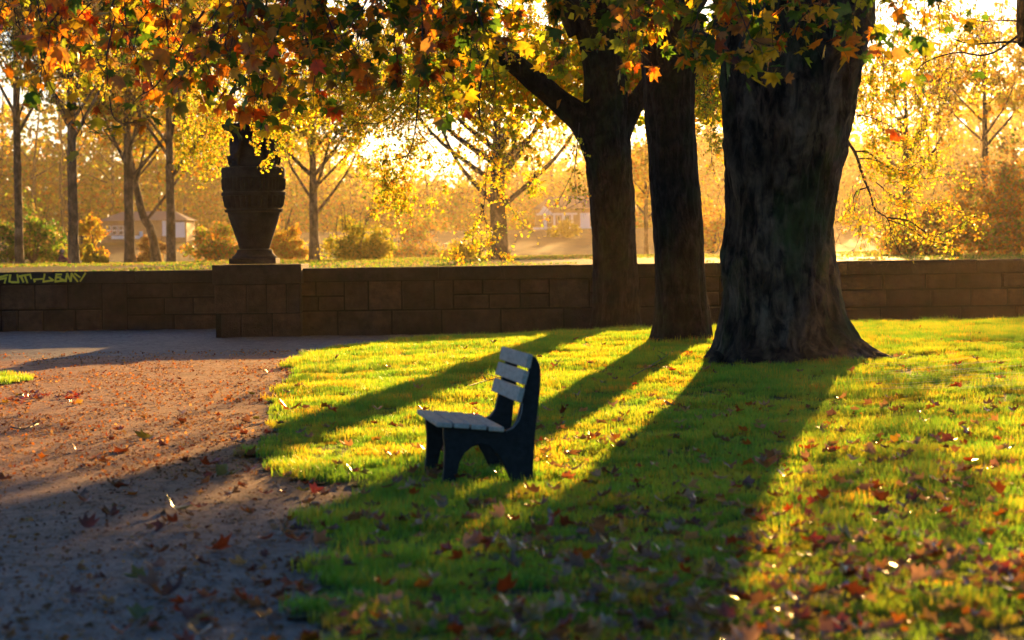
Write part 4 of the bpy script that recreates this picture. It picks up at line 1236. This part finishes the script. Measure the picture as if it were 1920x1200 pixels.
for i in range(70):
    x = rb.uniform(-120, 120); y = rb.uniform(372, 400); h = np.interp(960+x/390*F, [0, 400, 740, 1100, 1580, 1900], [25, 22, 10, 17, 22, 26])*rb.uniform(.8, 1.05); z = float(GF(x, y))
    wt.append((bezier_twig(rb, np.array([x, y, z]), np.array([x+rb.normal(0, 1), y, z+h]), 8, .02, 0), np.linspace(.45, .08, 8)))
    for q in range(5):
        hh = rb.uniform(.35, .9)*h; s_ = np.array([x, y, z+hh]); wt.append((bezier_twig(rb, s_, s_+np.array([rb.normal(0, 3), rb.normal(0, 2), rb.uniform(2, 5)]), 5, .05, 0), np.linspace(.16, .04, 5)))
o = tubes('woodland_trunks', wt, M_bark_far, None, 5); tag(o, 'thin trunks and limbs standing in the far woods', 'woods', kind='stuff')

# ------------------------------------------------------------------ pale houses on the far rise
k = NT('white_paint'); M_white = k.done(k.principled((0.8, 0.79, 0.77), 0.6))
k = NT('brick_wall'); M_brick = k.done(k.principled(k.ramp(k.noise(3, 3, .5, k.pos()), [(0.3, (0.22, 0.12, 0.07)), (0.7, (0.34, 0.2, 0.12))]), 0.8))
k = NT('dark_glass'); M_glass = k.done(k.principled((0.05, 0.05, 0.055), 0.1))
k = NT('slate_roof'); M_roof = k.done(k.principled((0.16, 0.10, 0.08), 0.7))


def house(label, D, x_px0, x_px1, base_py, wall_h, depth, roof_h):
    s = D/F; xa, xb = X_at(x_px0, D, base_py), X_at(x_px1, D, base_py); z = float(P((x_px0+x_px1)/2, base_py, D)[2])
    h = empty('house', ((xa+xb)/2, D+depth/2, z), label=label, cat='house')
    box('wall', (xa, D, z-3), (xb, D+depth, z+wall_h), M_brick, h)
    V = [(xa-.4, D-.5, z+wall_h), (xb+.4, D-.5, z+wall_h), (xb+.4, D+depth+.5, z+wall_h), (xa-.4, D+depth+.5, z+wall_h), (xa+2, D+depth/2, z+wall_h+roof_h), (xb-2, D+depth/2, z+wall_h+roof_h)]
    link('roof', mesh_from('roof', V, [(0, 1, 5, 4), (1, 2, 5), (2, 3, 4, 5), (3, 0, 4), (0, 3, 2, 1)]), M_roof, h)
    return h, s, xa, xb, z


H1, s, xa, xb, z = house('white columned house on the far rise left of the forked trunk', 332, 1004, 1128, 427, 2.6, 9, 1.8)
d_ = 332


def hx(px): return X_at(px, 332, 420)


box('terrace', (xa-.3, d_-2.2, z-3), (xb+.3, d_, z+.1), M_white, H1)
for a, b in ((1018.5, 1025), (1037, 1041), (1053, 1059.5), (1070, 1074)):
    box('column', (hx(a), d_-1.9, z+.1), (hx(b), d_-1.55, z+1.75), M_white, H1)
box('beam', (hx(1006), d_-2.05, z+1.75), (hx(1082), d_-1.4, z+2.0), M_white, H1)
V = [(hx(1010), d_-2.1, z+2.0), (hx(1036), d_-2.1, z+2.0), (hx(1020), d_-2.1, z+3.0), (hx(1010), d_-1.2, z+2.0), (hx(1036), d_-1.2, z+2.0), (hx(1020), d_-1.2, z+3.0)]
link('gable', mesh_from('gable', V, [(0, 1, 2), (5, 4, 3), (0, 3, 4, 1), (1, 4, 5, 2), (2, 5, 3, 0)]), M_white, H1)
box('garage_door', (hx(1088), d_-.12, z+.1), (hx(1106), d_-.01, z+2.0), M_white, H1)
for a in (1028, 1045, 1062, 1112):
    wf = box('window', (hx(a), d_-.1, z+.7), (hx(a+6), d_-.01, z+1.7), M_white, H1); box('pane', (hx(a)+.06, d_-.13, z+.76), (hx(a+6)-.06, d_-.105, z+1.64), M_glass, wf)
H2, s, xa, xb, z = house('long white pavilion behind the trees left of the urn', 300, 190, 350, 447, 2.2, 8, 1.2)


def hx2(px): return X_at(px, 300, 435)


for a, b, z0_, z1_ in ((305, 312, .25, 2.15), (328, 347, .05, 1.95), (262, 268, .1, .9)):
    box('white_panel', (hx2(a), 299.7, z+z0_), (hx2(b), 299.98, z+z1_), M_white, H2)
box('plinth', (hx2(210), 299.5, z-.05), (hx2(262), 299.97, z+.35), M_white, H2)
for a in (199, 211, 223):
    wf = box('window', (hx2(a), 299.7, z+.45), (hx2(a+9.5), 299.98, z+1.6), M_white, H2)
    for zz in (.52, 1.1): box('pane', (hx2(a)+.07, 299.66, z+zz), (hx2(a+9.5)-.07, 299.695, z+zz+.44), M_glass, wf)

# ------------------------------------------------------------------ two people far off
k = NT('skin'); M_skin = k.done(k.principled((0.55, 0.33, 0.24), 0.5))
k = NT('dark_coat'); M_coat = k.done(k.principled((0.05, 0.035, 0.04), 0.8))
k = NT('red_top'); M_red = k.done(k.principled((0.28, 0.05, 0.06), 0.8))
k = NT('hair'); M_hair = k.done(k.principled((0.25, 0.12, 0.05), 0.6))


def person(label, px, d, h, pose, cloth, z=None):
    b = gz(px, d)
    if z is not None: b[2] = z
    e = empty('person', tuple(b), label=label, cat='person'); s = h/1.75
    J = {'walk': dict(pel=(0, 0, .95), ch=(.03, 0, 1.32), nk=(.05, 0, 1.50), hd=(.09, 0, 1.63), ls=(.03, -.19, 1.42), rs=(.03, .19, 1.42), le=(.10, -.24, 1.15), re=(-.10, .24, 1.15), lh=(.25, -.22, .98), rh=(-.12, .24, .88),
                      lk=(.20, -.1, .52), rk=(-.02, .1, .50), la=(.28, -.1, .08), ra=(-.34, .1, .16), lt=(.44, -.1, .04), rt=(-.24, .1, .04)),
         'sit': dict(pel=(0, 0, .22), ch=(.06, 0, .55), nk=(.08, 0, .74), hd=(.11, 0, .88), ls=(.06, -.18, .66), rs=(.06, .18, .66), le=(.22, -.24, .45), re=(.22, .24, .45), lh=(.40, -.12, .42), rh=(.40, .12, .42),
                     lk=(.38, -.14, .50), rk=(.40, .14, .46), la=(.58, -.12, .08), ra=(.62, .12, .08), lt=(.76, -.12, .05), rt=(.80, .12, .05))}[pose]
    names = list(J); idx = {n: i for i, n in enumerate(names)}
    pts_ = [(b[0]+J[n][0]*s, b[1]+J[n][1]*s, b[2]+J[n][2]*s) for n in names]
    ed = [('pel', 'ch'), ('ch', 'nk'), ('nk', 'hd'), ('ch', 'ls'), ('ls', 'le'), ('le', 'lh'), ('ch', 'rs'), ('rs', 're'), ('re', 'rh'), ('pel', 'lk'), ('lk', 'la'), ('la', 'lt'), ('pel', 'rk'), ('rk', 'ra'), ('ra', 'rt')]
    rad = dict(pel=.16, ch=.17, nk=.06, hd=.105, ls=.08, rs=.08, le=.055, re=.055, lh=.04, rh=.04, lk=.075, rk=.075, la=.05, ra=.05, lt=.04, rt=.04)
    o = skin_body('body', pts_, [(idx[a], idx[c]) for a, c in ed], [rad[n]*s for n in names], cloth, e, 1)
    hd = np.array(pts_[idx['hd']]); V, T = tube_arrays([(np.array([hd+[0, 0, -.11*s], hd+[0.01, 0, -.05*s], hd+[.02, 0, .03*s], hd+[.01, 0, .10*s], hd+[0, 0, .125*s]]), np.array([.06, .108, .115, .085, .03])*s)], 12)
    link('head', mesh_tris('head', V, T, smooth=True), M_skin, e)
    V, T = tube_arrays([(np.array([hd+[-.05*s, 0, -.06*s], hd+[-.03*s, 0, .03*s], hd+[-.01, 0, .11*s], hd+[0, 0, .145*s]]), np.array([.09, .118, .09, .03])*s)], 12)
    link('hair', mesh_tris('hair', V, T, smooth=True), M_hair, e)


DPR = 245
person('person in a dark coat walking across the far lawn', 831, DPR, 1.75, 'walk', M_coat, float(P(831, 489.5, DPR)[2]))
person('red topped person sitting on the grass at the far left', 113, 128, .95*1.75, 'sit', M_red, float(P(113, 501, 128)[2]))

# ------------------------------------------------------------------ fallen leaves
rf = np.random.default_rng(2024)
cand = []


def add_leaves(n, gen, zone, names, w, lo=.06, hi=.115):
    k_ = 0
    while k_ < n:
        x, y, ok = gen()
        if not ok: continue
        cand.append((x, y, zone(x, y), names[rf.choice(len(names), p=np.array(w)/sum(w))], rf.uniform(lo, hi))); k_ += 1


def proj(x, y, z):
    v = np.array([x, y, z])-EYEV; zc = v@fw; return 960+F*(v@cr)/zc, 600-F*(v@cu)/zc


def on_lawn():
    # pick in the picture-plane rows with true ground density falling with distance
    y = 8.2+rf.exponential(6.5); x = rf.uniform(-.23*y, .24*y+.3)
    ok = y < 34 and bool(in_lawn(x, y))
    if ok:
        px, py = proj(x, y, 0)
        dens = np.interp(px, [500, 900, 1300, 1920], [.45, .75, 1.0, 1.0])*(1 if py > 780 else .35)
        ok = rf.uniform() < dens*(.55+.75*(vnoise(x*1.3, y*.8, 81)+.5))
    return x, y, ok


def on_path():
    y = 8.2+rf.exponential(8.0); x = rf.uniform(-.23*y, .5)
    ok = y < 30 and not bool(in_lawn(x, y))
    if ok:
        e = min(np.hypot(x-q[0], (y-q[1])*.4) for q in edge); ok = rf.uniform() < max(.10, math.exp(-e/.5))
    return x, y, ok


def band():
    q = gp(rf.uniform(0, 150), rf.normal(748, 6)); return q[0], q[1], True


def zl(x, y):
    px, py = proj(x, y, float(G(x, y)))
    r = 'at the bottom edge' if py > 1110 else 'in near foreground' if py > 1000 else 'before the bench line' if py > 915 else 'level with bench legs' if py > 845 else 'level with bench seat' if py > 780 else 'on far lawn'
    c = 'beside the path' if px < 700 else 'below the bench' if px < 860 and py > 915 else 'under the bench' if px < 1020 and py > 780 else 'just right of bench' if px < 1150 else 'below middle trunk' if px < 1320 else 'below huge trunk' if px < 1500 else 'right of trunk shadow' if px < 1720 else 'towards right edge'
    return r+' '+c


def zp(x, y):
    px, py = proj(x, y, 0)
    return ('on path at bottom edge' if py > 1100 else 'on shaded path foreground' if py > 930 else 'on middle path' if py > 820 else 'on sunlit far path')+(' near left edge' if px < 200 else ' near lawn edge' if px > 430 else '')


add_leaves(1000, on_lawn, zl, ['pale brown', 'brown', 'red brown', 'orange red', 'orange', 'yellow', 'yellow green'], [36, 26, 12, 9, 9, 4, 4])
add_leaves(150, on_path, zp, ['brown', 'red brown', 'orange red', 'pale brown', 'yellow green', 'orange'], [24, 24, 18, 12, 6, 12], .06, .12)
add_leaves(34, band, zp, ['orange red', 'red brown', 'orange', 'yellow'], [5, 3, 2, 2])
for px, py, cname, s_ in ((388, 876, 'orange red', .15), (308, 1126, 'red brown', .16), (932, 1042, 'orange red', .13), (1872, 1018, 'orange red', .16), (1436, 888, 'orange', .17), (1800, 748, 'orange red', .13), (545, 782, 'orange', .2),
                      (283, 822, 'yellow green', .17), (408, 896, 'yellow green', .17), (212, 975, 'red brown', .13), (230, 850, 'red brown', .13), (1160, 852, 'pale brown', .15), (1150, 905, 'red brown', .13), (845, 905, 'red brown', .12), (330, 962, 'yellow green', .16), (560, 1020, 'orange red', .13),
                      (395, 1035, 'orange red', .15), (742, 872, 'orange red', .12), (1568, 1150, 'red brown', .15), (1860, 1108, 'orange red', .14)):
    q = gp(px, py); cand.append((q[0], q[1], zp(q[0], q[1]) if px < 580 else zl(q[0], q[1]), cname, s_))
CT = {'pale brown': 'pale brown leaf', 'brown': 'dull brown leaf', 'red brown': 'dark red brown leaf', 'orange red': 'bright orange red leaf', 'orange': 'orange leaf', 'yellow': 'yellow leaf', 'yellow green': 'greenish yellow leaf'}
ORD = ['leftmost', 'second from left', 'third from left', 'fourth from left', 'fifth from left', 'sixth from left', 'seventh from left', 'eighth from left', 'ninth from left', 'tenth from left', 'eleventh from left', 'twelfth from left', 'thirteenth from left']
inst = []
for x, y, zn, cname, s_ in cand:
    z = float(G(x, y))+(.050+rf.uniform(0, .035) if bool(in_lawn(x, y)) else .012)
    inst.append((np.array([x, y, z]), zn, cname, s_))
pos_ = np.array([i[0] for i in inst]); sizes = np.array([i[3] for i in inst]); rots = rand_rot(rf, len(inst), .38)
vw = pos_-EYEV; zc_ = vw@fw; ix = 960+F*(vw@cr)/zc_; iy = 600-F*(vw@cu)/zc_
score = np.where((ix > -10) & (ix < 1930) & (iy < 1215), sizes/zc_, 0); score[-20:] *= 3
bigf = np.argsort(-score)[:296]; restf = np.setdiff1d(np.arange(len(inst)), bigf)
labs = {}
for i in bigf:
    lb_ = ('large ' if sizes[i] > .095 else 'small ')+CT[inst[i][2]]+' '+inst[i][1]; labs.setdefault(lb_, []).append(i)
final = {}
for lb_, mem in labs.items():
    mem.sort(key=lambda i: ix[i])
    for q_, i in enumerate(mem): final[i] = lb_ if len(mem) == 1 else lb_+', '+(ORD[q_] if q_ < 13 else 'near the right')
for i in bigf:
    p_, zn, cname, s_ = inst[i]
    o = bpy.data.objects.new('fallen_leaf', leaf_mesh(CURLT, int(i) % 8, cname, M_fallen, 'fallen')); COL.objects.link(o)
    M4 = np.eye(4); M4[:3, :3] = rots[i]*s_; M4[:3, 3] = p_; o.matrix_world = Matrix(M4.tolist())
    tag(o, final[i], 'leaf', 'fallen autumn leaves')
colr = np.array([PAL[inst[i][2]] for i in restf])*rf.uniform(.8, 1.2, (len(restf), 1))
o = scatter('fallen_leaves', CURLT, pos_[restf], rots[restf], sizes[restf], colr, M_fallen)
tag(o, 'smaller and farther fallen leaves strewn over lawn and path', 'leaves', kind='stuff')
# crumbs of leaf and twig litter on the gravel and small bits in the grass
xs_, ys_ = [], []
while len(xs_) < 9000:
    y = 8+rf.exponential(10); x = rf.uniform(-.24*y, .3)
    if y < 32 and not bool(in_lawn(x, y)): xs_.append(x); ys_.append(y)
n_ = len(xs_); pl_ = np.stack([xs_, ys_, G(np.array(xs_), np.array(ys_))+.008], -1); cc, _ = palette(rf, ['brown', 'red brown', 'pale brown', 'orange'], [5, 3, 3, 1], n_)
sl = np.where(rf.uniform(size=n_) < .07, rf.uniform(.03, .055, n_), rf.uniform(.006, .024, n_))
o = scatter('leaf_litter', DIAM, pl_, rand_rot(rf, n_, .5), sl, cc*.8, M_litter); tag(o, 'crumbled leaf litter and grit strewn on the gravel path', 'litter', kind='stuff')
n_ = 3400; ly = 8+rf.exponential(9, n_); lx = rf.uniform(-.1, 1, n_)*.25*ly*1.1-.1*ly*0; kk_ = in_lawn(lx, ly) & (ly < 34); lx, ly = lx[kk_], ly[kk_]; n_ = len(lx)
cc, _ = palette(rf, ['brown', 'red brown', 'pale brown', 'orange', 'orange red'], [5, 3, 4, 2, 2], n_)
o = scatter('leaf_litter', DIAM, np.stack([lx, ly, G(lx, ly)+rf.uniform(.03, .06, n_)], -1), rand_rot(rf, n_, .6), rf.uniform(.02, .05, n_), cc, M_litter); tag(o, 'small leaf scraps caught between the grass blades', 'litter', kind='stuff')

n_ = 34000; ly = rf.uniform(15.5, 35.5, n_); lx = rf.uniform(-.24, .02, n_)*ly-.4
kk_ = ~in_lawn(lx, ly) & (lx < .5) & (vnoise(lx*1.6, ly*.9, 91)+.6*vnoise(lx*5, ly*3, 92) > rf.uniform(-1.1, .9, n_)); lx, ly = lx[kk_], ly[kk_]; n_ = len(lx)
cc, _ = palette(rf, ['orange', 'brown', 'red brown', 'pale brown'], [2.5, 6, 2.5, 4], n_)
o = scatter('leaf_litter', DIAM, np.stack([lx, ly, G(lx, ly)+.006], -1), rand_rot(rf, n_, .9), rf.uniform(.012, .036, n_), cc, M_litter); tag(o, 'thick bed of crumbled orange brown leaf litter on the sunlit path', 'litter', kind='stuff')

# a few fallen sticks
for (a, b, c, lab) in (((880, 735), (925, 722), (975, 716), 'thin dark fallen twig on the bright grass behind the bench'), ((1180, 720), (1230, 690), (1262, 668), 'curved fallen twig below the middle trunk'),
                       ((20, 814), (45, 818), (72, 808), 'small forked twig lying on the gravel path')):
    pts_ = [gp(*a), gp(*b), gp(*c)]; cc_ = smooth_poly([(p[0], p[1], p[2]+.06, 0) for p in pts_], 12)[:, :3]
    pl_ = [(cc_, np.linspace(.007, .003, 12))]
    for q in (4, 7, 9): pl_.append((bezier_twig(rf, cc_[q], cc_[q]+np.array([rf.normal(0, .12), rf.normal(0, .12), .05]), 4, .1, 0), np.linspace(.006, .002, 4)))
    V, T = tube_arrays(pl_, 5); o = link('fallen_twig', mesh_tris('fallen_twig', V, T, smooth=True), M_twig); tag(o, lab, 'twig', 'fallen twigs')

# gossamer threads over the grass at the right, and dew drops
k = NT('spider_silk'); M_silk = k.done(k.principled((0.8, 0.8, 0.8), 0.25, None, 1.0))
th = []
for i in range(34):
    a = gp(rf.uniform(1560, 1900), rf.uniform(690, 745)); dx = rf.uniform(.5, 1.8)
    x2, y2 = a[0]+dx, a[1]+dx*rf.uniform(.2, .9); q = np.array([[a[0], a[1], a[2]+.065], [(a[0]+x2)/2, (a[1]+y2)/2, float(G((a[0]+x2)/2, (a[1]+y2)/2))+.06], [x2, y2, float(G(x2, y2))+.07]])
    th.append((q, [.0008]*3))
o = tubes('gossamer', th, M_silk, None, 3); tag(o, 'shining gossamer threads stretched over the grass right of the huge trunk', 'threads', kind='stuff')
k = NT('dew'); pd = k.principled((0.95, 0.95, 0.95), 0.04, None, 1.0); pd.inputs['Metallic'].default_value = 0.9; M_dew = k.done(pd)
t_ = (1+5**.5)/2; ico = np.array([(-1, t_, 0), (1, t_, 0), (-1, -t_, 0), (1, -t_, 0), (0, -1, t_), (0, 1, t_), (0, -1, -t_), (0, 1, -t_), (t_, 0, -1), (t_, 0, 1), (-t_, 0, -1), (-t_, 0, 1)])/1.902
icoT = np.array([(0, 11, 5), (0, 5, 1), (0, 1, 7), (0, 7, 10), (0, 10, 11), (1, 5, 9), (5, 11, 4), (11, 10, 2), (10, 7, 6), (7, 1, 8), (3, 9, 4), (3, 4, 2), (3, 2, 6), (3, 6, 8), (3, 8, 9), (4, 9, 5), (2, 4, 11), (6, 2, 10), (8, 6, 7), (9, 8, 1)])

# ------------------------------------------------------------------ morning haze
k = NT('haze'); pv = k.n('ShaderNodeVolumePrincipled')
pv.inputs['Color'].default_value = (*HAZE_COL, 1); pv.inputs['Density'].default_value = HAZE_DENSITY; pv.inputs['Anisotropy'].default_value = HAZE_G
k.l(pv.outputs[0], k.out.inputs['Volume'])
hz = box('haze', (-460, -30, -4.5), (460, 560, 40), k.m); tag(hz, kind='stuff')
